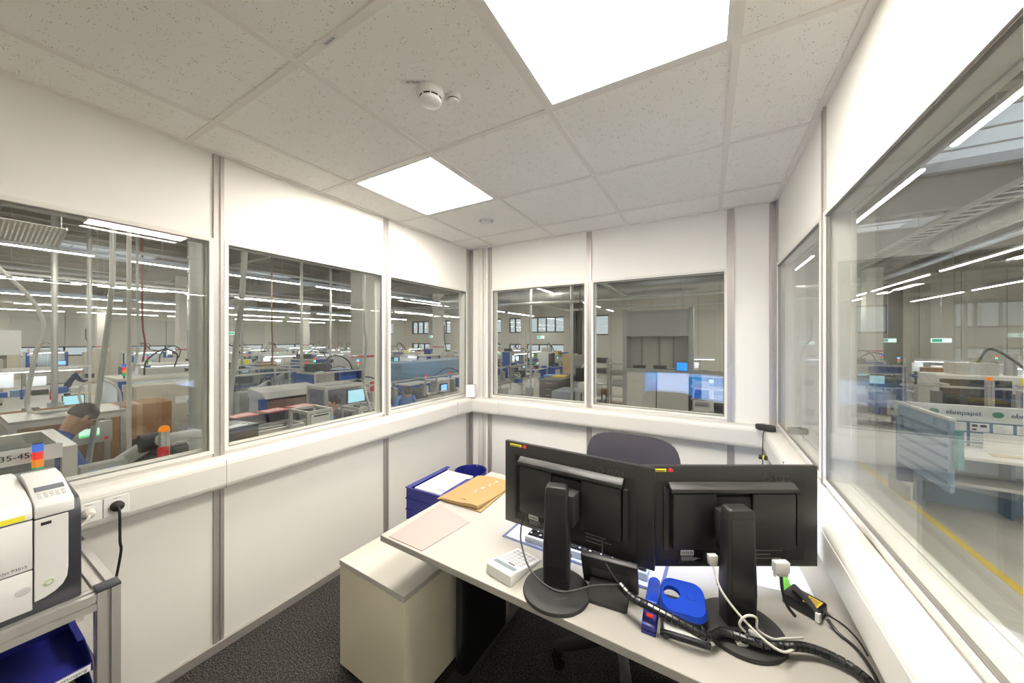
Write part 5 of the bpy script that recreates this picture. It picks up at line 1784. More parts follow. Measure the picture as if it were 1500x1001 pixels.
# ---- station right under the left window, with a tall signal light
t = thing('handling_station', 'low aluminium framed station just below the left window', 'machine', (-3.78, 0.1, FZ))
bars(MB(), -0.5, -0.75, 0.0, 0.28, 0.42, 2.16, 0.06).build('frame', ALUB, t)
MB().box(-0.44, -0.7, 0.9, 0.22, 0.36, 0.95).build('base_plate', MSTEEL, t)
for k in range(9):
    MB().box(-0.4 + 0.2 * (k % 3), -0.6 + 0.32 * (k // 3), 0.95, -0.25 + 0.2 * (k % 3), -0.4 + 0.32 * (k // 3), 1.5 + 0.17 * (k % 4)).build('fixture', (MDARK, MSTEEL, MGREY)[k % 3], t)
MB().box(0.285, 0.02, 2.10, 0.295, 0.36, 2.19).build('name_plate', PAPER, t)
text('lettering', '135-456', 0.045, INK, frame_M((0.297, 0.19, 2.145), (0, 1, 0), (0, 0, 1)), t, 0.001)
MB().box(-0.46, -0.72, 0.1, -0.45, 0.4, 2.1).build('rear_panel', MGREY, t)
MB().box(-0.40, -0.7, 2.08, 0.2, 0.36, 2.1).build('top_pane', POLY, t)
t = thing('signal_tower', 'tall signal light in blue, red, orange and green beside the printer', 'signal light', (-3.40, 0.36, FZ + 2.16))
MB().cyl((0, 0, -2.16), (0, 0, -0.118), 0.012, 10).build('pole', ALUB, t)
for k, c in enumerate((SLG, SLO, SLR, SLB)):
    MB().cyl((0, 0, -0.118 + k * 0.045), (0, 0, -0.074 + k * 0.045), 0.021, 18).build('lens', c, t, smooth=True)
MB().cyl((0, 0, 0.062), (0, 0, 0.068), 0.020, 18).build('cap', MDARK, t)
# ---- beacon post
t = thing('beacon_post', 'grey aluminium post topped with an orange beacon', 'beacon', (-3.87, 1.02, FZ))
profile(MB(), (0, 0, 0), (0, 0, 2.08), 0.055, 0.01).build('post', ALUB, t)
MB().lathe([(0.036, 2.08), (0.036, 2.09), (0.030, 2.112), (0.017, 2.124), (0.0005, 2.127)], 16).build('dome', SLO, t, smooth=True)
MB().box(0.030, -0.05, 1.86, 0.036, 0.02, 1.96).build('red_tag', RED, t)
# ---- white gantry robot arm
t = thing('gantry_arm', 'white jointed gantry arm low behind the beacon post', 'robot arm', (-4.6, 0.72, FZ))
MB().cyl((0, 0, 0), (0, 0, 1.55), 0.13, 18).build('pedestal', MWHITE, t, smooth=True)
MB().tube([(0, 0, 1.62), (0.28, 0.13, 1.78), (0.54, 0.28, 1.97)], 0.055, 12).build('lower_arm', MWHITE, t, smooth=True)
MB().cyl((0.02, 0, 1.55), (0.02, 0, 1.72), 0.10, 18).build('shoulder', MGREY, t, smooth=True)
MB().cyl((0.54, 0.20, 1.97), (0.54, 0.36, 1.97), 0.075, 16).build('elbow', MDARK, t, smooth=True)
MB().tube([(0.54, 0.28, 1.97), (0.80, 0.46, 2.03), (0.92, 0.60, 2.0)], [0.05, 0.04, 0.03], 12).build('fore_arm', MWHITE, t, smooth=True)
t = thing('controller_box', 'small dark controller with two blue displays near the gantry arm', 'controller', (-4.08, 0.73, FZ))
MB().box(-0.03, -0.03, 0, 0.03, 0.03, 1.70).build('post', ALUB, t)
MB().box(-0.05, -0.12, 1.70, 0.05, 0.12, 1.88).build('case', MGREY, t, bevel=0.008)
for y in (-0.09, 0.01):
    MB().box(0.05, y, 1.80, 0.053, y + 0.07, 1.835).build('display', SCRB, t)
# ---- cell with operator screen
t = thing('screen_cell', 'aluminium cell with a green and white operator screen, left window', 'machine', (-6.55, 0.9, FZ))
bars(MB(), -0.4, -0.42, 0.9, 0.35, 0.4, 1.95, 0.05).build('frame', ALUB, t)
MB().box(-0.4, -0.42, 0, 0.35, 0.4, 0.9).build('base_cabinet', MBLUE, t)
MB().box(-0.4, -0.42, 1.95, 0.35, 0.4, 1.98).build('roof_plate', MSTEEL, t)
MB().box(-0.38, -0.4, 0.95, -0.37, 0.38, 1.9).build('back_pane', POLY, t)
h = MB().box(0.36, -0.08, 1.64, 0.42, 0.27, 1.88).build('operator_panel', MGREY, t, bevel=0.008)
MB().box(0.42, 0.02, 1.72, 0.424, 0.17, 1.81).build('screen', SCRG, h)
MB().box(0.424, 0.02, 1.72, 0.426, 0.17, 1.74).build('status_bar', emat('hmi_green_bar', (0.1, 0.6, 0.2), 1.0), h)
MB().cyl((0.42, 0.22, 1.68), (0.435, 0.22, 1.68), 0.018, 12).build('stop_button', RED, h)
for k in range(5):
    MB().box(-0.3 + 0.12 * k, -0.3 + 0.1 * (k % 3), 0.9, -0.22 + 0.12 * k, -0.15 + 0.1 * (k % 3), 1.2 + 0.12 * (k % 3)).build('fixture', (MDARK, MSTEEL, MBLUE, MGREY, MDARK)[k], t)
t = MB().tube(spline([(-6.9, 0.0, 6.0), (-6.9, 0.1, 3.2), (-6.8, 0.72, 1.9), (-6.86, 0.7, 1.3), (-6.92, 0.66, 0.85), (-6.85, 0.68, 0.68), (-6.6, 0.75, 0.70), (-6.4, 0.9, 0.72)]), 0.02, 8).build('air_hose', MGREY, smooth=True)
tag(t, 'grey hose looping down onto the screen cell', 'hose')
t = MB().tube(spline([(-6.45, 1.0, 0.70), (-6.5, 0.98, 0.95), (-6.4, 1.12, 1.05), (-6.3, 1.25, 0.92), (-6.35, 1.28, 0.6)]), 0.012, 8).build('air_hose', CABLEW, smooth=True)
tag(t, 'thin pale hose arching above the screen cell', 'hose')
# ---- cartons and crates
t = boxed('carton', 'brown cardboard carton behind the white pole', 'carton', -7.85, 1.3, -7.25, 2.0, -0.35, 0.58, CARD, 'box')
MB().box(-0.301, -0.03, 0, 0.301, 0.03, 0.931).build('tape', mat('tape_tan', (0.5, 0.33, 0.18), 0.4), t)
boxed('pallet_stack', 'timber stack under the brown carton', 'pallet', -7.9, 1.25, -7.2, 2.05, FZ, -0.35, WOOD, 'stack')
t = thing('open_carton', 'low open cardboard carton behind the screen cell', 'carton', (-8.1, 0.7, FZ + 0.9))
for a in ((-0.55, -0.6, 0.55, -0.58), (-0.55, 0.58, 0.55, 0.6), (-0.55, -0.58, -0.53, 0.58), (0.53, -0.58, 0.55, 0.58)):
    MB().box(a[0], a[1], 0, a[2], a[3], 0.9).build('wall', CARD, t)
MB().box(-0.55, -0.6, 0, 0.55, 0.6, 0.02).build('floor_flap', CARD, t)
MB().box(-0.5, -0.55, -0.9, 0.5, 0.55, 0).build('stand', MBLUE, t)
t = thing('beige_cabinet', 'beige cabinet on a blue base, right of the brown carton', 'cabinet', (-8.5, 2.25, FZ))
MB().box(-0.3, -0.45, 0.62, 0.3, 0.45, 2.05).build('body', MBEIGE, t, bevel=0.01)
MB().box(-0.3, -0.45, 0, 0.3, 0.45, 0.62).build('base', MBLUE, t)
MB().box(0.3, -0.43, 0.66, 0.315, 0.43, 2.02).build('door', MBEIGE, t, bevel=0.005)
MB().box(0.315, 0.05, 1.7, 0.32, 0.25, 1.82).build('notice', PAPER, t)
crate_lb = ['black stacking crate, nearest of the dark crates by the clear duct', 'black stacking crate in the middle of the dark crates', 'black stacking crate with a white label, at the right end']
for k, (x, y, h) in enumerate(((-6.1, 1.58, 0.30), (-5.57, 1.62, 0.36), (-5.58, 2.10, 0.42))):
    t = thing('stacking_crate', crate_lb[k], 'crate', (x, y, -0.05), 0.1 * k, 'dark crates')
    MB().box(-0.25, -0.22, 0, 0.25, 0.22, h).build('tub', MDARK, t, bevel=0.01)
    for j in range(3):
        MB().box(-0.256, -0.226, 0.06 + j * 0.09, 0.256, 0.226, 0.075 + j * 0.09).build('rib', BLACKS, t)
    MB().box(-0.26, -0.23, h - 0.02, 0.26, 0.23, h + 0.01).build('lid', BLACKS, t, bevel=0.004)
    if k != 1:
        MB().box(0.05, -0.15, h + 0.01, 0.2, 0.1, h + 0.013).build('label_sheet', PAPER, t)
t = boxed('crate_table', 'grey table carrying the dark crates', 'table', -6.4, 1.33, -5.28, 2.31, FZ, -0.05, MGREY, 'top_block')
t = thing('beige_table', 'beige table plate below the clear vertical duct', 'table', (-4.75, 1.95, FZ))
MB().prism([(-0.35, -0.55), (0.35, -0.45), (0.35, 0.5), (-0.35, 0.5)], 1.48, 1.52, 'z').build('plate', MBEIGE, t)
for x, y in ((-0.3, -0.45), (0.3, -0.38), (0.3, 0.45), (-0.3, 0.45)):
    MB().box(x - 0.02, y - 0.02, 0, x + 0.02, y + 0.02, 1.48).build('leg', ALUB, t)
MB().box(-0.2, -0.2, 1.52, 0.05, 0.1, 1.53).build('sheet', PAPER, t)
place('assembly_cell', (-10.2, 2.7, FZ), 0, 'brightly lit white and blue assembly cell behind the beige cabinet')
place('robot_station', (-10.6, 4.6, FZ), 0.0, 'guarded robot station with green signal, behind the clear duct')
place('test_rack', (-8.9, 5.65, FZ), 0, 'blue-sided test rack left of the concrete column')
# ---- poles and hoses
for x, y, z0, r, mm, lb in ((-4.70, 1.0, 0.2, 0.016, MWHITE, 'slim white vertical pole in the left window'), (-16.0, 2.6, 0.4, 0.05, GALV, 'grey drop pole left of the beige cabinet, far off'),
                            (-12.4, 5.0, 0.6, 0.035, PIPEG, 'grey drop pole beyond the middle window, left of centre'), (-10.8, 5.9, 0.5, 0.045, GALV, 'galvanised drop pole left of the concrete column'),
                            (-13.6, 8.6, 0.6, 0.05, GALV, 'galvanised drop pole right of the concrete column'), (-10.2, 12.9, 0.5, 0.05, PIPEG, 'grey drop pole in the corner window of the left wall'),
                            (-9.4, 14.7, 0.3, 0.10, CONCP, 'thick pale drop duct in the corner window of the left wall'), (-6.0, 12.0, -1.3, 0.05, PIPEG, 'grey post in the middle of the left back window'),
                            (-4.15, 11.55, -1.3, 0.055, PIPEG, 'grey post at the right of the left back window'), (-19.5, 5.9, 0.6, 0.05, PIPEG, 'distant grey drop pole over the third machine row'),
                            (-23.4, 8.2, 0.6, 0.06, PIPEG, 'distant grey drop pole over the fourth machine row'), (-28.0, 10.0, 0.6, 0.06, PIPEG, 'distant grey drop pole over the fifth machine row'),
                            (9.6, 12.2, -0.2, 0.06, GALV, 'tall galvanised pole beyond the info stand'), (6.3, 12.0, 0.0, 0.04, PIPEG, 'slim grey pole left of the info stand'),
                            (13.5, 13.6, 0.3, 0.05, PIPEB, 'pale blue pole at the right edge beyond the info stand')):
    t = thing('drop_pole', lb, 'pole', (x, y, 0))
    MB().cyl((0, 0, z0), (0, 0, 6.05), r, 12).build('tube', mm, t, smooth=True)
    MB().box(-r * 1.6, -r * 1.6, z0, r * 1.6, r * 1.6, z0 + 0.12).build('end_fitting', MDARK, t)
for pts, r, mm, lb in (([(-5.13, 0.99, 6.0), (-5.12, 0.98, 2.6), (-5.16, 0.97, 1.9), (-5.24, 0.93, 1.24), (-5.29, 0.9, 0.77), (-5.36, 0.86, 0.2), (-5.36, 0.86, -0.3)], 0.021, GALV, 'silver corrugated hose hanging left of the white pole'),
                       ([(-4.85, 2.05, 6.0), (-4.94, 2.02, 2.64), (-5.04, 1.96, 1.35), (-5.16, 1.89, 0.34), (-5.2, 1.85, -0.3)], 0.032, MGREY, 'leaning pale pipe at the left of the middle window'),
                       ([(-5.23, 3.92, 6.0), (-5.22, 3.92, 2.2), (-5.19, 3.94, 1.5), (-5.24, 3.92, 0.8), (-5.12, 3.98, 0.25)], 0.024, GALV, 'silver hose hanging at the right of the middle window'),
                       ([(-18.6, 4.3, 6.15), (-18.6, 4.3, 2.4), (-18.5, 4.35, 1.4), (-18.55, 4.3, 0.7)], 0.03, mat('hose_red', (0.25, 0.05, 0.05), 0.5), 'dark red hanging hose right of the white pole'),
                       ([(-13.2, 6.2, 6.0), (-13.2, 6.2, 2.4), (-13.15, 6.2, 1.2), (-13.2, 6.2, 0.5)], 0.025, mat('hose_brown', (0.2, 0.10, 0.08), 0.5), 'thin brown hanging hose in the middle window'),
                       ([(-11.6, 2.6, 6.0), (-11.6, 2.6, 2.6), (-11.5, 2.6, 1.5), (-11.7, 2.55, 0.8)], 0.025, MGREY, 'grey hanging hose above the lit assembly cell'),
                       ([(10.5, 10.9, 6.0), (9.9, 10.8, 2.6), (8.9, 10.3, 1.3), (8.5, 10.1, 0.9)], 0.03, MDARK, 'dark slack cable hanging at the right window edge'),
                       ([(-3.2, 9.6, 6.0), (-3.2, 9.6, 2.0), (-3.2, 9.6, 1.1)], 0.012, MDARK, 'thin cable hanging in front of the wire racks')):
    tag(MB().tube(spline(pts), r, 10).build('hanging_hose', mm, smooth=True), lb, 'hose')
# ---- middle window group
t = thing('brown_machine', 'machine with a large brown front panel and grey hood', 'machine', (-8.2, 4.0 + 0.2, FZ))
MB().box(-0.4, -0.6, 0, 0.25, 0.6, 1.6).build('body', MGREY, t)
MB().box(0.25, -0.58, 0.9, 0.28, 0.58, 1.58).build('front_panel', mat('panel_brown', (0.30, 0.20, 0.17), 0.4), t)
MB().prism([(-0.42, 1.6), (0.32, 1.6), (0.2, 1.72), (-0.42, 1.78)], -0.62, 0.62, 'y').build('hood', MGREY, t)
MB().box(0.25, -0.72, 0.3, 0.35, -0.6, 1.6).build('blue_column', MBLUE, t)
t = thing('white_frame_unit', 'low white framed unit in front of the red-topped boxes', 'machine', (-5.85, 2.72, FZ))
bars(MB(), -0.25, -0.4, 0, 0.25, 0.4, 1.5, 0.045).build('frame', ALUB, t)
MB().box(0.25, -0.4, 1.2, 0.26, 0.4, 1.48).build('front_plate', MWHITE, t)
MB().box(0.2, -0.35, 0.1, 0.21, -0.1, 1.15).build('blue_panel', MBLUE, t)
MB().box(0.2, 0.02, 0.1, 0.21, 0.35, 1.15).build('cream_panel', MBEIGE, t)
MB().box(-0.22, -0.37, 0.8, 0.2, 0.37, 0.83).build('shelf', MSTEEL, t)
for k in range(3):
    y = 2.6 + k * 0.46
    t = thing('display_box', ['black box with a red face, left of three', 'black box with a red face, middle of three', 'black box with a red face, right of three'][k], 'box', (-6.45, y, FZ + 1.42), 0.15, 'red-faced boxes')
    MB().box(-0.2, -0.22, 0, 0.2, 0.22, 0.2).build('case', MDARK, t, bevel=0.01)
    RRt = Matrix.Rotation(0.0, 4, 'Y')
    MB().prism([(0.2, 0.02), (0.26, 0.02), (0.2, 0.2)], -0.22, 0.22, 'y').build('slope', MDARK, t)
    MB().box(-0.17, -0.18, 0.2, 0.15, 0.18, 0.204).build('red_face', mat('face_red', (0.75, 0.12, 0.12), 0.5), t)
    m = MB()
    for j in range(4):
        m.box(-0.10, -0.14 + j * 0.075, 0.204, 0.08, -0.10 + j * 0.075, 0.206)
    m.build('face_print', PAPER, t)
t = boxed('box_table', 'steel table carrying the red-faced boxes', 'table', -6.75, 2.34, -6.15, 3.78, FZ, FZ + 1.42, MSTEEL, 'block')
for k, (x, y, z1, lb) in enumerate(((-5.22, 3.05, 0.47, 'aluminium cage with a striped white name plate, left one'), (-5.30, 3.95, 0.36, 'aluminium cage with a striped white name plate, right one'))):
    t = thing('wire_cage', lb, 'machine', (x, y, FZ), 0, 'plated cages')
    bars(MB(), -0.35, -0.2, 0, 0.15, 0.2, z1 - FZ, 0.04).build('frame', ALUB, t)
    MB().box(0.152, -0.15, z1 - FZ - 0.28, 0.158, 0.15, z1 - FZ - 0.05).build('name_plate', PAPER, t)
    for dz in (0.09, 0.25):
        MB().box(0.158, -0.11, z1 - FZ - dz, 0.160, 0.12, z1 - FZ - dz + 0.022).build('stripe', INK, t)
    MB().box(0.1, 0.16, 0.1, 0.14, 0.2, z1 - FZ - 0.1).build('blue_post', MBLUE, t)
    MB().box(-0.3, -0.16, 0.9, 0.1, 0.16, 0.93).build('shelf', MSTEEL, t)
    for j in range(3):
        MB().box(-0.25 + 0.1 * j, -0.12, 0.93, -0.18 + 0.1 * j, 0.05, 1.1 + 0.08 * j).build('fixture', (MDARK, MBEIGE, MSTEEL)[j], t)
t = thing('framed_cabinet', 'grey panelled cabinet in a pale frame, behind the plated cages', 'cabinet', (-7.0, 4.55, FZ))
MB().box(-0.3, -0.4, 0, 0.26, 0.4, 1.82).build('body', mat('cab_slate', (0.22, 0.25, 0.31), 0.5), t)
bars(MB(), -0.34, -0.44, 0, 0.32, 0.44, 1.87, 0.06).build('frame', MGREY, t)
t = thing('bench_monitor', 'cyan lit monitor on a bench, right part of the middle window', 'monitor', (-6.05, 4.35, FZ + 1.5))
MB().box(-0.02, -0.2, 0.08, 0.02, 0.2, 0.36).build('housing', MDARK, t)
MB().box(0.02, -0.18, 0.10, 0.024, 0.18, 0.34).build('screen', SCRC, t)
MB().box(-0.03, -0.03, 0, 0.0, 0.03, 0.1).build('stand', MDARK, t)
boxed('monitor_table', 'steel table under the cyan lit monitor', 'table', -6.4, 4.05, -5.75, 4.9, FZ, FZ + 1.5, MSTEEL, 'block')
for k in range(3):
    place('belt_conveyor', (-7.45, 6.6 + k * 3.25, FZ + 0.12), 0.0, 'long aluminium conveyor before the blue machine, %s from the office' % ORD[k], 'conveyor line')
    MB
t = thing('blue_housing', 'long steel blue machine housing right of the concrete column', 'machine', (-10.4, 11.2, FZ))
MB().box(-0.6, -2.3, 0.9, 0.6, 2.3, 1.95).build('cover', MBLUE2, t, bevel=0.02)
MB().box(-0.55, -2.2, 0, 0.55, 2.2, 0.9).build('base', MGREY, t)
MB().box(0.6, -2.28, 1.3, 0.605, 2.28, 1.32).build('seam', MDARK, t)
for k in range(4):
    t = thing('inspection_unit', 'knee-high inspection unit with blue screen, %s from the concrete column' % ORD[k], 'machine', (-8.85, 8.6 + k * 1.35, FZ), 0, 'inspection units')
    MB().box(-0.3, -0.5, 0, 0.3, 0.5, 1.3).build('body', (MBLUE, MGREY, MBLUE, MBLUE)[k], t, bevel=0.01)
    MB().box(-0.32, -0.52, 1.3, 0.32, 0.52, 1.34).build('roof_plate', MWHITE, t)
    h = MB().box(0.3, -0.35, 0.85, 0.34, 0.05, 1.2).build('operator_panel', MDARK, t)
    MB().box(0.34, -0.31, 0.89, 0.344, 0.01, 1.16).build('screen', SCRB, h)
    MB().box(0.3, 0.15, 0.3, 0.305, 0.42, 1.22).build('lit_window', mat('lit_pane', (0.6, 0.65, 0.7), 0.3), t)
    stack(t, 0.2, 0.4, 1.34, cols=[SLB, SLO, SLR], h=0.07, r=0.035)

# ---- back windows group
t = thing('pallet_truck', 'grey hand pallet truck in the aisle behind the office', 'pallet truck', (-7.85, 15.0, FZ), 0.9)
for y in (-0.2, 0.2):
    MB().box(-0.9, y - 0.08, 0.06, 0.2, y + 0.08, 0.11).build('fork', MGREY, t)
MB().box(0.15, -0.25, 0.06, 0.4, 0.25, 0.45).build('pump_housing', MGREY, t, bevel=0.02)
MB().tube([(0.3, 0, 0.4), (0.38, 0, 0.95)], 0.025, 8).build('tiller', MDARK, t)
MB().tube([(0.38, 0, 0.95), (0.39, -0.13, 1.08), (0.40, -0.15, 1.16), (0.41, -0.08, 1.22), (0.41, 0.08, 1.22), (0.40, 0.15, 1.16), (0.39, 0.13, 1.08), (0.38, 0, 0.95)], 0.02, 8).build('handle_loop', MDARK, t, smooth=True)
MB().box(0.36, -0.03, 1.0, 0.42, 0.03, 1.08).build('release_lever', SLO, t)
for y in (-0.1, 0.1):
    MB().cyl((0.3, y - 0.03, 0.09), (0.3, y + 0.03, 0.09), 0.09, 14).build('wheel', MDARK, t)
t = boxed('metal_bin', 'small grey metal bin standing below the pallet truck', 'box', -9.2, 14.2, -8.6, 14.7, FZ, FZ + 0.45, MGREY)
MB().box(-0.28, -0.23, 0.44, 0.28, 0.23, 0.455).build('lid', MGREY, t)
t = thing('tool_trolley', 'dark drawer trolley with a bright blue top', 'trolley', (-6.75, 16.6, FZ), 0.0)
MB().box(-0.6, -0.35, 0.18, 0.6, 0.35, 0.92).build('body', mat('trolley_grey', (0.22, 0.21, 0.20), 0.5), t, bevel=0.01)
MB().box(-0.63, -0.38, 0.92, 0.63, 0.38, 0.99).build('top_mat', mat('mat_blue', (0.10, 0.28, 0.75), 0.5), t, bevel=0.01)
for k in range(5):
    d = MB().box(-0.55, -0.365, 0.22 + k * 0.138, 0.55, -0.35, 0.34 + k * 0.138).build('drawer', mat('trolley_drawer', (0.27, 0.26, 0.24), 0.5), t)
    MB().box(-0.4, -0.385, 0.31 + k * 0.138, 0.4, -0.365, 0.325 + k * 0.138).build('handle', MSTEEL, d)
for x, y in ((-0.5, -0.28), (0.5, -0.28), (0.5, 0.28), (-0.5, 0.28)):
    MB().cyl((x, y - 0.03, 0.09), (x, y + 0.03, 0.09), 0.09, 14).build('wheel', MDARK, t)
t = boxed('dark_counter', 'dark brown counter with drawers right of the blue topped trolley', 'counter', -6.2, 13.2, -5.3, 16.0, FZ, FZ + 1.1, mat('counter_dark', (0.10, 0.085, 0.075), 0.5))
MB().box(-0.48, -1.45, 1.1, 0.48, 1.45, 1.14).build('worktop', MDARK, t)
for k in range(4):
    d = MB().box(-0.4, -1.42, 0.1 + k * 0.25, 0.4, -1.4, 0.32 + k * 0.25).build('drawer', mat('counter_dark2', (0.13, 0.11, 0.10), 0.5), t)
    MB().box(-0.15, -1.44, 0.24 + k * 0.25, 0.15, -1.42, 0.27 + k * 0.25).build('handle', MSTEEL, d)
MB().box(-0.3, -0.4, 1.14, 0.3, 0.3, 1.2).build('parts_tray', mat('tray_yellow', (0.8, 0.5, 0.05), 0.5), t)
t = boxed('slate_cabinet', 'waist-high slate grey steel cabinet at the back window sill', 'cabinet', -4.95, 11.6, -4.2, 12.9, FZ, FZ + 0.95, mat('slate_steel', (0.30, 0.33, 0.38), 0.4))
MB().box(-0.36, -0.66, 0.05, -0.01, -0.65, 0.9).build('door', mat('slate_steel2', (0.33, 0.36, 0.41), 0.4), t)
MB().box(0.01, -0.66, 0.05, 0.36, -0.65, 0.9).build('door', mat('slate_steel2', (0.33, 0.36, 0.41), 0.4), t)
t = boxed('grey_desk_unit', 'grey desk unit beside the slate cabinet', 'desk', -4.1, 11.7, -3.5, 13.0, FZ, FZ + 1.0, MGREY)
MB().box(-0.3, -0.3, 1.0, 0.1, 0.2, 1.25).build('device', MWHITE, t, bevel=0.01)
t = boxed('wood_cabinet', 'tall plywood-sided cabinet behind the dark counter', 'cabinet', -7.4, 19.0, -6.7, 19.7, FZ, FZ + 2.0, WOOD)
MB().box(0.35, -0.35, 0.02, 1.3, 0.35, 1.95).build('dark_cabinet', mat('cab_mid', (0.28, 0.27, 0.26), 0.5), t)
t = thing('work_lathe', 'dark machine with white pipes right of the dark counter', 'machine', (-4.6, 14.9, FZ))
MB().box(-0.5, -0.6, 0, 0.5, 0.6, 1.0).build('base', MGREY, t)
MB().box(-0.4, -0.5, 1.0, 0.2, 0.5, 1.6).build('head', MDARK, t, bevel=0.03)
for k in range(3):
    MB().tube(spline([(-0.2 + 0.25 * k, -0.3, 1.0), (-0.25 + 0.25 * k, -0.3, 1.4), (-0.1 + 0.25 * k, -0.2, 1.75)]), 0.04, 8).build('pipe', MWHITE, t, smooth=True)
for k, (x, y, lb) in enumerate(((-3.75, 13.9, 'wire rack with blue boxes left of the reflection tower'), (-3.0, 13.6, 'wire rack on castors touching the reflection tower'), (-3.0, 10.3, 'dark wire rack close to the back window, left edge'))):
    t = thing('wire_rack', lb, 'rack', (x, y, FZ), 0, 'wire racks')
    for a in (-0.33, 0.30):
        for b in (-0.25, 0.22):
            MB().box(a, b, 0.08, a + 0.03, b + 0.03, 2.05 if k < 2 else 1.2).build('upright', (PIPEG, MSTEEL, MDARK)[k], t)
            MB().cyl((a + 0.015, b, 0.04), (a + 0.015, b + 0.03, 0.04), 0.04, 10).build('caster', MDARK, t)
    for j in range(5 if k < 2 else 4):
        z = 0.2 + j * (0.42 if k < 2 else 0.28)
        MB().box(-0.33, -0.25, z, 0.33, 0.25, z + 0.02).build('shelf', MSTEEL, t)
        if (j + k) % 3 != 2:
            MB().box(-0.28, -0.2, z + 0.02, 0.25, 0.2, z + 0.22).build('box', ((MBLUE2, CARD, MBLUE, MDARK, MDARK), (MSTEEL, MDARK, MGREY, MSTEEL, MDARK), (MGREY, MDARK, MSTEEL, MDARK, RED))[k][j], t)
# tower shape added to imitate the rear window's reflection in the back window
t = thing('reflection_tower', 'tall pale grey tower shape standing in for the rear window reflection', 'reflection stand-in', (-1.5, 13.1, FZ))
TW = mat('tower_pale', (0.60, 0.59, 0.56), 0.5, var=0.03)
TG = mat('tower_grey', (0.34, 0.34, 0.36), 0.5, var=0.03)
for x in (-1.12, 0.98):
    MB().box(x, -0.5, 0, x + 0.14, 0.5, 3.9).build('corner_post', TG, t)
MB().box(-0.98, -0.48, 2.95, 0.98, 0.48, 3.85).build('top_shutter', TG, t)
MB().box(-0.98, -0.48, 0.0, 0.0 - 0.012, 0.48, 1.75).build('front_panel', TW, t)
MB().box(0.012, -0.48, 0.0, 0.98, 0.48, 1.75).build('front_panel', TW, t)
MB().box(-1.0, -0.6, 1.75, 1.0, -0.1, 1.83).build('opening_shelf', TG, t)
MB().box(-0.98, 0.3, 1.83, 0.98, 0.48, 2.95).build('rear_panel', TW, t)
for x in (-0.6, -0.02, 0.45):
    MB().box(x, 0.25, 1.83, x + 0.05, 0.3, 2.95).build('inner_rail', TG, t)
for x in (-0.78, -0.1):
    MB().box(x, -0.45, 1.83, x + 0.4, -0.2, 1.93).build('tote', MDARK, t)
s_ = MB().box(0.62, -0.62, 1.8, 0.98, -0.58, 2.1).build('terminal', MDARK, t)
MB().box(0.64, -0.624, 1.82, 0.96, -0.62, 2.08).build('screen', emat('terminal_blue', (0.02, 0.22, 1.0), 1.5), s_)
# rack and chair at the right of the back window
t = thing('roller_rack', 'dark gravity roller rack at the right of the back window', 'rack', (0.35, 10.2, FZ))
bars(MB(), -0.75, -0.5, 0, 0.75, 0.5, 1.9, 0.05).build('frame', MDARK, t)
MB().box(-0.8, -0.55, 1.9, 0.8, 0.55, 1.98).build('top_beam', MSTEEL, t)
for k in range(5):
    MB().box(-0.7, -0.48, 0.35 + k * 0.32, 0.7, -0.4, 0.40 + k * 0.32).build('rail', MSTEEL, t)
    for j in range(3):
        MB().box(-0.62 + j * 0.43, -0.46, 0.40 + k * 0.32, -0.3 + j * 0.43, 0.3, 0.52 + k * 0.32).build('tote', (MDARK, MBEIGE, MGREY, MDARK, MSTEEL)[(k + j) % 5], t)
t = thing('work_chair', 'beige work chair in front of the roller rack', 'chair', (0.2, 9.1, FZ), 0.4)
MB().box(-0.22, -0.22, 0.62, 0.22, 0.22, 0.7).build('seat', mat('chair_beige', (0.5, 0.42, 0.28), 0.8), t, bevel=0.03)
MB().box(0.2, -0.2, 0.85, 0.26, 0.2, 1.25).build('backrest', MDARK, t, bevel=0.03)
MB().box(0.2, -0.03, 0.6, 0.25, 0.03, 0.9).build('back_bar', MDARK, t)
MB().cyl((0, 0, 0.1), (0, 0, 0.62), 0.03, 10).build('column', MDARK, t)
for k in range(5):
    a = k * 2 * PI / 5
    MB().tube([(0, 0, 0.12), (0.3 * math.cos(a), 0.3 * math.sin(a), 0.05)], 0.025, 6).build('leg', MDARK, t)
place('work_bench', (-0.4, 16.4, FZ), -PI / 2, 'white workbench behind the roller rack')
place('parts_shelf', (1.6, 12.6, FZ), -PI / 2, 'dark crate shelf right of the reflection tower')
place('control_cabinet', (2.6, 15.0, FZ), -PI / 2, 'beige control cabinet at the right end of the back window')

# ---- info stand outside the right window
IB = mat('info_blue', (0.13, 0.22, 0.36), 0.5, var=0.04)
IBL = mat('info_pale_blue', (0.30, 0.42, 0.58), 0.5, var=0.04)
t = thing('info_stand', 'blue information stand with white header boards and pinned sheets', 'notice board', (3.04, 8.95, FZ))
MB().box(0, 0, 0.25, 4.6, 0.06, 1.46).build('board', IB, t)
MB().box(-0.02, -0.02, 1.44, 4.6, 0.08, 1.70).build('header', mat('header_pale', (0.66, 0.68, 0.70), 0.5), t)
MB().box(0, -1.55, 0.62, 0.05, 0, 1.66).build('end_panel', IBL, t)
MB().box(-0.01, -1.56, 1.66, 0.06, 0.0, 1.70).build('end_trim', MWHITE, t)
for k in range(5):
    MB().box(-0.012, -1.5, 0.72 + k * 0.18, 0, -0.1, 0.77 + k * 0.18).build('leaflet_rail', IB, t)
for x in (0.0, 4.5):
    MB().box(x, -0.3, 0, x + 0.06, 0.36, 0.25).build('foot', MSTEEL, t)
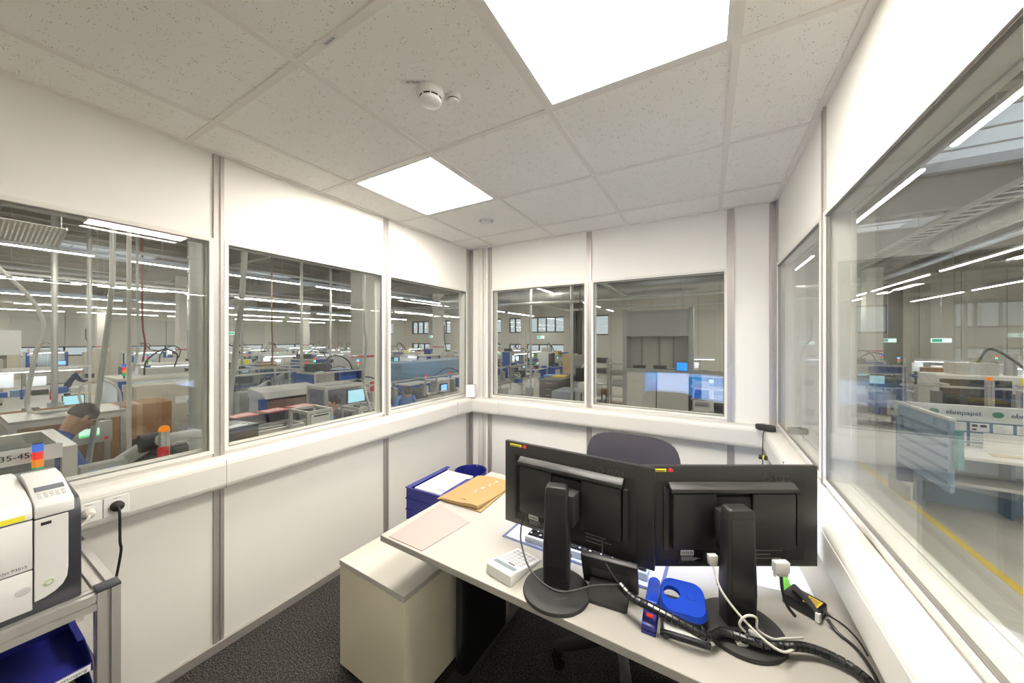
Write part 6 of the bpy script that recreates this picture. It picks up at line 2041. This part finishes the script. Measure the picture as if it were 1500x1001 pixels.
for x in (0.445, 1.166, 1.95):
    text('header_lettering', 'ebmpapst', 0.105, mat('letter_navy', (0.05, 0.08, 0.2), 0.5), frame_M((x + 0.34, -0.022, 1.575), (1, 0, 0), (0, 0, 1)), t, 0.002)
    m = MB().lathe([(0.05, 0), (0.05, 0.004), (0.0005, 0.004)], 20, sx=1.25)
    m.xf(Matrix.Translation((x, -0.02, 1.575)) @ Matrix.Rotation(PI / 2, 4, 'X')).build('header_emblem', mat('emblem_green', (0.05, 0.25, 0.18), 0.5), t)
for r_ in range(5):
    for c_ in range(9):
        if (r_ * 3 + c_) % 8 == 5:
            continue
        x = 0.62 + c_ * 0.25; z = 1.27 - r_ * 0.175
        s_ = MB().box(x, -0.006, z, x + 0.21, 0, z + 0.145).build('pinned_sheet', PAPER, t)
        m = MB()
        if (r_ + c_) % 3 == 1:
            m.box(x + 0.02, -0.008, z + 0.08, x + 0.08, -0.006, z + 0.12).box(x + 0.11, -0.008, z + 0.08, x + 0.18, -0.006, z + 0.12).box(x + 0.02, -0.008, z + 0.02, x + 0.07, -0.006, z + 0.05)
        else:
            for j in range(4):
                m.box(x + 0.02, -0.008, z + 0.025 + j * 0.028, x + 0.1 + 0.02 * ((j + c_) % 4), -0.006, z + 0.032 + j * 0.028)
        m.build('sheet_print', (INK, mat('ink_light', (0.5, 0.52, 0.6), 0.8))[(r_ + c_) % 3 != 1], s_)
t = thing('stand_counter', 'slate and white counter desk in front of the info stand', 'counter', (3.14, 8.06, FZ))
MB().prism([(0.0, 0.0), (1.9, -0.1), (2.3, 0.25), (2.3, 0.8), (0.0, 0.8)], 0.98, 1.02, 'z').build('counter_top', MWHITE, t)
MB().prism([(0.05, 0.05), (1.85, -0.02), (2.2, 0.28), (2.2, 0.75), (0.05, 0.75)], 0.55, 0.60, 'z').build('lower_shelf', MGREY, t)
MB().box(0.05, 0.45, 0, 0.09, 0.75, 0.98).build('side_panel', IB, t)
MB().box(1.0, 0.45, 0, 1.04, 0.75, 0.98).build('middle_panel', IB, t)
MB().box(0.09, 0.72, 0.0, 2.2, 0.75, 0.98).build('rear_panel', IBL, t)
MB().box(2.16, 0.28, 0, 2.2, 0.75, 0.98).build('side_panel', IB, t)
MB().prism([(0.7, 0.2), (1.2, 0.25), (1.1, 0.4), (0.75, 0.42)], 1.02, 1.03, 'z').build('brochure', mat('brochure_tan', (0.6, 0.5, 0.35), 0.6), t)
s_ = MB().box(0.75, 0.5, 1.02, 1.15, 0.53, 1.32).build('table_sign', PAPER, t)
t = thing('card_box', 'teal narrow leaflet dispenser at the end of the info stand', 'dispenser', (3.06, 7.26, FZ + 1.0), 0)
MB().box(0, 0, 0, 0.06, 0.09, 0.55).build('case', mat('teal', (0.10, 0.33, 0.38), 0.4), t)
MB().box(0.0, 0.09, 0.1, 0.04, 0.14, 0.4).build('bracket', IB, t)
for k, (x, y, lb) in enumerate(((5.9, 9.4, 'orange-capped grey post behind the info stand'), (4.7, 10.2, 'orange-capped grey post left behind the info stand'), (8.0, 10.6, 'orange-capped grey post far right behind the info stand'))):
    t = thing('beacon_post', lb, 'beacon', (x, y, FZ))
    profile(MB(), (0, 0, 0), (0, 0, 2.05), 0.09, 0.014).build('post', ALUB, t)
    MB().cyl((0, 0, 2.05), (0, 0, 2.12), 0.035, 12).build('dome', SLO, t)
place('belt_conveyor', (5.2, 10.7, FZ + 0.35), PI / 2, 'raised conveyor right behind the info stand, left section')
place('belt_conveyor', (8.6, 10.7, FZ + 0.35), PI / 2, 'raised conveyor right behind the info stand, right section')
place('assembly_cell', (12.6, 11.6, FZ), -PI / 2, 'assembly cell at the far right end of the raised conveyor')
# exit signs
for k, (x, y, z, rz, lb) in enumerate(((4.9, 24.9, 1.25, 0, 'lit exit sign in the narrow far right window'), (8.1, 24.9, 1.40, 0, 'lit exit sign left of its twin in the large right window'), (9.6, 24.0, 1.40, 0, 'lit exit sign at the right of the right window'),
                                       (-12.3, 26.5, 1.65, 0, 'lit exit sign over the ground floor windows'), (-24.0, 25.8, 1.75, 0, 'lit exit sign far back in the corner window'),
                                       (-30.0, 11.6, 1.9, 0.9, 'lit exit sign far off in the middle left window'))):
    t = thing('exit_sign', lb, 'exit sign', (x, y, z), rz)
    MB().box(-0.32, -0.03, 0, 0.32, 0.03, 0.2).build('case', emat('exit_sign_lit', (0.75, 1.0, 0.92), 1.6), t)
    MB().box(-0.30, -0.034, 0.03, 0.02, -0.03, 0.17).build('pictogram', emat('exit_green_lit', (0.02, 0.5, 0.28), 1.0), t)
    MB().cyl((0, 0, 0.2), (0, 0, 6.08 - z), 0.012, 6).build('hanger', PIPEG, t)
# white meeting cabin at the far left
t = thing('shop_office', 'white site cabin with a wide glass front at the far left', 'cabin', (-30.5, 0.2, FZ))
MB().box(-1.5, -2.6, 0, 1.5, 2.4, 0.9).build('lower_wall', MWHITE, t)
MB().box(-1.5, -2.6, 2.1, 1.5, 2.4, 3.3).build('upper_wall', MWHITE, t)
MB().box(1.40, -2.6, 0.9, 1.5, -2.2, 2.1).build('jamb', MBEIGE, t)
MB().box(1.40, 2.0, 0.9, 1.5, 2.4, 2.1).build('jamb', MBEIGE, t)
MB().box(1.44, -2.2, 0.9, 1.46, 2.0, 2.1).build('pane', POLY, t)
MB().box(-1.5, -2.6, 0.9, -1.4, 2.4, 2.1).build('rear_wall', MBEIGE, t)

# ================================================================== people
SKIN = mat('skin', (0.50, 0.30, 0.21), 0.5, var=0.06)
HAIRD = mat('hair_dark', (0.03, 0.02, 0.015), 0.6, var=0.3, vscale=60)
JEANS = mat('trousers_navy', (0.03, 0.04, 0.08), 0.8, var=0.1)


def person(label, loc, rotz, J, top, legs, group='people working in the hall', scale=1.0):
    """J: joint positions; one skinned body surface, clothing colours by limb"""
    t = thing('person', label, 'person', loc, rotz, group)
    names = list(J)
    idx = {n: i for i, n in enumerate(names)}
    E = [('pelvis', 'waist'), ('waist', 'chest'), ('chest', 'neck'), ('neck', 'head'), ('head', 'crown')]
    for s in ('l', 'r'):
        E += [('chest', 'sho_' + s), ('sho_' + s, 'elb_' + s), ('elb_' + s, 'wri_' + s), ('wri_' + s, 'palm_' + s),
              ('pelvis', 'hip_' + s), ('hip_' + s, 'kne_' + s), ('kne_' + s, 'ank_' + s), ('ank_' + s, 'toe_' + s)]
        # fingers
        pw, pp = Vector(J['wri_' + s]), Vector(J['palm_' + s])
        d = (pp - pw).normalized()
        sd = d.orthogonal().normalized()
        for k, (o, ln) in enumerate(((-0.028, 0.075), (-0.009, 0.085), (0.010, 0.08), (0.028, 0.065))):
            n = 'f%d_%s' % (k, s)
            J[n] = tuple(pp + sd * o + d * ln * 0.55)
            J[n + 'b'] = tuple(pp + sd * o + d * ln * 0.9 + d.cross(sd) * 0.02)
            names += [n, n + 'b']; idx[n] = len(names) - 2; idx[n + 'b'] = len(names) - 1
            E += [('palm_' + s, n), (n, n + 'b')]
        n = 'th_' + s
        J[n] = tuple(pw.lerp(pp, 0.4) + sd * 0.055 + d * 0.03)
        names.append(n); idx[n] = len(names) - 1
        E.append(('wri_' + s, n))
    RAD = {'pelvis': (0.155, 0.115), 'waist': (0.135, 0.10), 'chest': (0.16, 0.115), 'neck': (0.055, 0.055), 'head': (0.10, 0.112), 'crown': (0.085, 0.095), 'sho': (0.068, 0.068), 'elb': (0.046, 0.046),
           'wri': (0.03, 0.03), 'palm': (0.036, 0.022), 'hip': (0.095, 0.095), 'kne': (0.062, 0.062), 'ank': (0.042, 0.042), 'toe': (0.04, 0.03), 'th': (0.011, 0.011)}
    me = bpy.data.meshes.new('skeleton')
    me.from_pydata([J[n] for n in names], [(idx[a], idx[b]) for a, b in E], [])
    ob = bpy.data.objects.new('skeleton', me)
    COL.objects.link(ob)
    sk = ob.modifiers.new('skin', 'SKIN')
    sk.use_smooth_shade = True
    for i, n in enumerate(names):
        key = n if n in RAD else n.split('_')[0]
        me.skin_vertices[0].data[i].radius = RAD.get(key, (0.009, 0.009))
    me.skin_vertices[0].data[idx['pelvis']].use_root = True
    su = ob.modifiers.new('sub', 'SUBSURF'); su.levels = 1; su.render_levels = 1
    dg = bpy.context.evaluated_depsgraph_get()
    bm_ = bpy.data.meshes.new_from_object(ob.evaluated_get(dg))
    bpy.data.objects.remove(ob)
    for m in (top, legs, SKIN, BLACKM):
        bm_.materials.append(m)
    V = [Vector(J[n]) for n in names]
    segs = []
    for a, b in E:
        kind = 0
        if a in ('neck', 'head') or b == 'head' or a.startswith(('wri', 'palm', 'f', 'th')):
            kind = 2
        elif a.startswith(('hip', 'kne')) or b.startswith('hip'):
            kind = 1
        elif a.startswith('ank'):
            kind = 3
        segs.append((Vector(J[a]), Vector(J[b]), kind))
    for p in bm_.polygons:
        c = p.center
        best = (9, 0)
        for a, b, k in segs:
            ab = b - a
            tt = max(0, min(1, (c - a).dot(ab) / max(ab.length_squared, 1e-9)))
            dd = (c - (a + ab * tt)).length
            if dd < best[0]:
                best = (dd, k)
        p.material_index = best[1]
        p.use_smooth = True
    o = bpy.data.objects.new('body', bm_)
    COL.objects.link(o); o.parent = t
    # head: hair, eyes, nose, ears
    hd, cr = Vector(J['head']), Vector(J['crown'])
    upv = (cr - hd).normalized()
    f = Vector(J.get('_face', (1, 0, 0)))
    f = (f - upv * f.dot(upv)).normalized()
    sdv = upv.cross(f)
    M = Matrix.Identity(4)
    for i in range(3):
        M[i][0] = f[i]; M[i][1] = sdv[i]; M[i][2] = upv[i]; M[i][3] = (hd + (cr - hd) * 0.45)[i]
    prof = []
    for k in range(9):
        a = k / 8 * PI * 0.62
        prof.append((0.098 * math.sin(a) + 0.0005, 0.022 + 0.100 * math.cos(a)))
    h = MB().lathe(prof[::-1], 18, (-0.016, 0, 0), sy=0.88, close=False)
    h.xf(M).build('hair', HAIRD, t, smooth=True)
    for s in (-1, 1):
        MB().lathe([(0.0005, -0.009), (0.008, -0.004), (0.009, 0), (0.008, 0.004), (0.0005, 0.009)], 8, (0.078, s * 0.032, -0.012)).xf(M).build('eye', BLACKM, t)
        MB().box(-0.015, s * 0.082, -0.04, 0.012, s * 0.098, 0.02).xf(M).build('ear', SKIN, t, bevel=0.005)
    MB().prism([(0.075, -0.05), (0.112, -0.048), (0.085, 0.0)], -0.013, 0.013, 'y').xf(M).build('nose', SKIN, t, bevel=0.004)
    MB().box(0.07, -0.024, -0.078, 0.092, 0.024, -0.068).xf(M).build('mouth', mat('lips', (0.35, 0.12, 0.10), 0.5), t)
    return t


def stand_pose(lean=0.0, reach=0.35, arm_z=1.05):
    s, c = math.sin(lean), math.cos(lean)
    up = lambda h: (s * h, 0, 0.95 + c * h)
    J = {'pelvis': (0, 0, 0.95), 'waist': up(0.16), 'chest': up(0.40), 'neck': up(0.56), 'head': (up(0.66)[0] + 0.02, 0, up(0.66)[2]), 'crown': (up(0.76)[0] + 0.03, 0, up(0.76)[2])}
    for k, y in (('l', 1), ('r', -1)):
        ch = up(0.46)
        J['sho_' + k] = (ch[0], y * 0.19, ch[2])
        J['elb_' + k] = (ch[0] + reach * 0.35, y * 0.25, ch[2] - 0.24)
        J['wri_' + k] = (ch[0] + reach, y * 0.17, arm_z)
        J['palm_' + k] = (ch[0] + reach + 0.085, y * 0.16, arm_z - 0.01)
        J['hip_' + k] = (0, y * 0.10, 0.88)
        J['kne_' + k] = (0.03, y * 0.11, 0.48)
        J['ank_' + k] = (-0.02, y * 0.12, 0.08)
        J['toe_' + k] = (0.15, y * 0.13, 0.035)
    return J


def sit_pose(lean=0.15):
    s, c = math.sin(lean), math.cos(lean)
    up = lambda h: (s * h, 0, 0.62 + c * h)
    J = {'pelvis': (0, 0, 0.62), 'waist': up(0.16), 'chest': up(0.40), 'neck': up(0.56), 'head': (up(0.66)[0] + 0.03, 0, up(0.66)[2]), 'crown': (up(0.76)[0] + 0.05, 0, up(0.76)[2])}
    for k, y in (('l', 1), ('r', -1)):
        ch = up(0.46)
        J['sho_' + k] = (ch[0], y * 0.18, ch[2])
        J['elb_' + k] = (ch[0] + 0.12, y * 0.24, ch[2] - 0.24)
        J['wri_' + k] = (ch[0] + 0.36, y * 0.12, 0.88)
        J['palm_' + k] = (ch[0] + 0.44, y * 0.10, 0.88)
        J['hip_' + k] = (0.04, y * 0.10, 0.58)
        J['kne_' + k] = (0.46, y * 0.12, 0.58)
        J['ank_' + k] = (0.44, y * 0.13, 0.12)
        J['toe_' + k] = (0.60, y * 0.13, 0.07)
    return J


def stool(loc, lb):
    t = thing('work_stool', lb, 'stool', loc)
    MB().lathe([(0.19, 0.44), (0.2, 0.46), (0.19, 0.49), (0.0005, 0.5)], 20).build('seat', MDARK, t, smooth=True)
    MB().cyl((0, 0, 0.06), (0, 0, 0.44), 0.03, 10).build('column', MSTEEL, t)
    for k in range(5):
        a = k * 2 * PI / 5
        MB().tube([(0, 0, 0.1), (0.28 * math.cos(a), 0.28 * math.sin(a), 0.03)], 0.025, 6).build('leg', MDARK, t)


SHB = mat('shirt_blue', (0.06, 0.14, 0.45), 0.8, var=0.08)
SHL = mat('shirt_light_blue', (0.12, 0.25, 0.62), 0.8, var=0.08)
SHG = mat('shirt_grey', (0.13, 0.13, 0.14), 0.8, var=0.1)
SHN = mat('shirt_navy', (0.02, 0.035, 0.12), 0.8, var=0.1)
person('person in a light blue shirt seated between the plated cages, dark hair', (-5.85, 3.45, FZ + 0.45), 0.9, sit_pose(0.35), SHL, JEANS)
stool((-5.85, 3.45, FZ), 'dark work stool under the seated person in light blue')
MB
person('person in a blue shirt bending forward right of the plated cages', (-6.3, 5.75, FZ + 0.2), -0.5, stand_pose(0.75, 0.3, 0.95), SHL, JEANS)
boxed('step_platform', 'low grey step under the bending person in blue', 'platform', -6.75, 5.35, -5.85, 6.15, FZ, FZ + 0.2, MGREY, 'step')
person('person in a blue work coat bent over below the left window', (-5.02, 0.42, FZ + 0.55), 1.57, stand_pose(0.5, 0.3, 0.9), SHB, JEANS)
boxed('step_platform', 'low grey step under the person in the blue work coat', 'platform', -5.35, 0.1, -4.78, 0.62, FZ, FZ + 0.55, MGREY, 'step')
person('person in dark grey clothes at the left edge of the left window', (-9.6, -0.35, FZ + 0.3), 0.2, stand_pose(0.2, 0.35, 1.1), SHG, JEANS)
boxed('step_platform', 'low grey step under the person in dark grey', 'platform', -10.0, -0.8, -9.1, 0.1, FZ, FZ + 0.3, MGREY, 'step')
person('person in navy clothes far down the aisle, leaning over a machine', (-22.8, 3.1, FZ), 1.6, stand_pose(0.5, 0.4, 1.0), SHN, JEANS)

# ---- more stations between the machine rows and the office
for nm, x, y, rz, lb in (('work_bench', -9.7, -2.3, 0, 'white lamp-lit workbench at the far left, behind the person in grey'), ('test_rack', -8.0, -1.2, 0, 'blue-sided test rack left of the open carton'),
                         ('press_machine', -7.4, 16.0, PI, 'white press left of the aisle, behind the conveyors'),
                         ('robot_station', -10.9, 15.4, 0, 'guarded robot station beyond the steel blue housing'), ('work_bench', -9.3, 17.6, 0, 'white workbench at the end of the conveyor line'),
                         ('parts_shelf', -6.4, -1.4, 0, 'dark crate shelf at the far left, near the window edge')):
    if nm == 'press_machine':
        continue
    place(nm, (x, y, FZ), rz, lb)
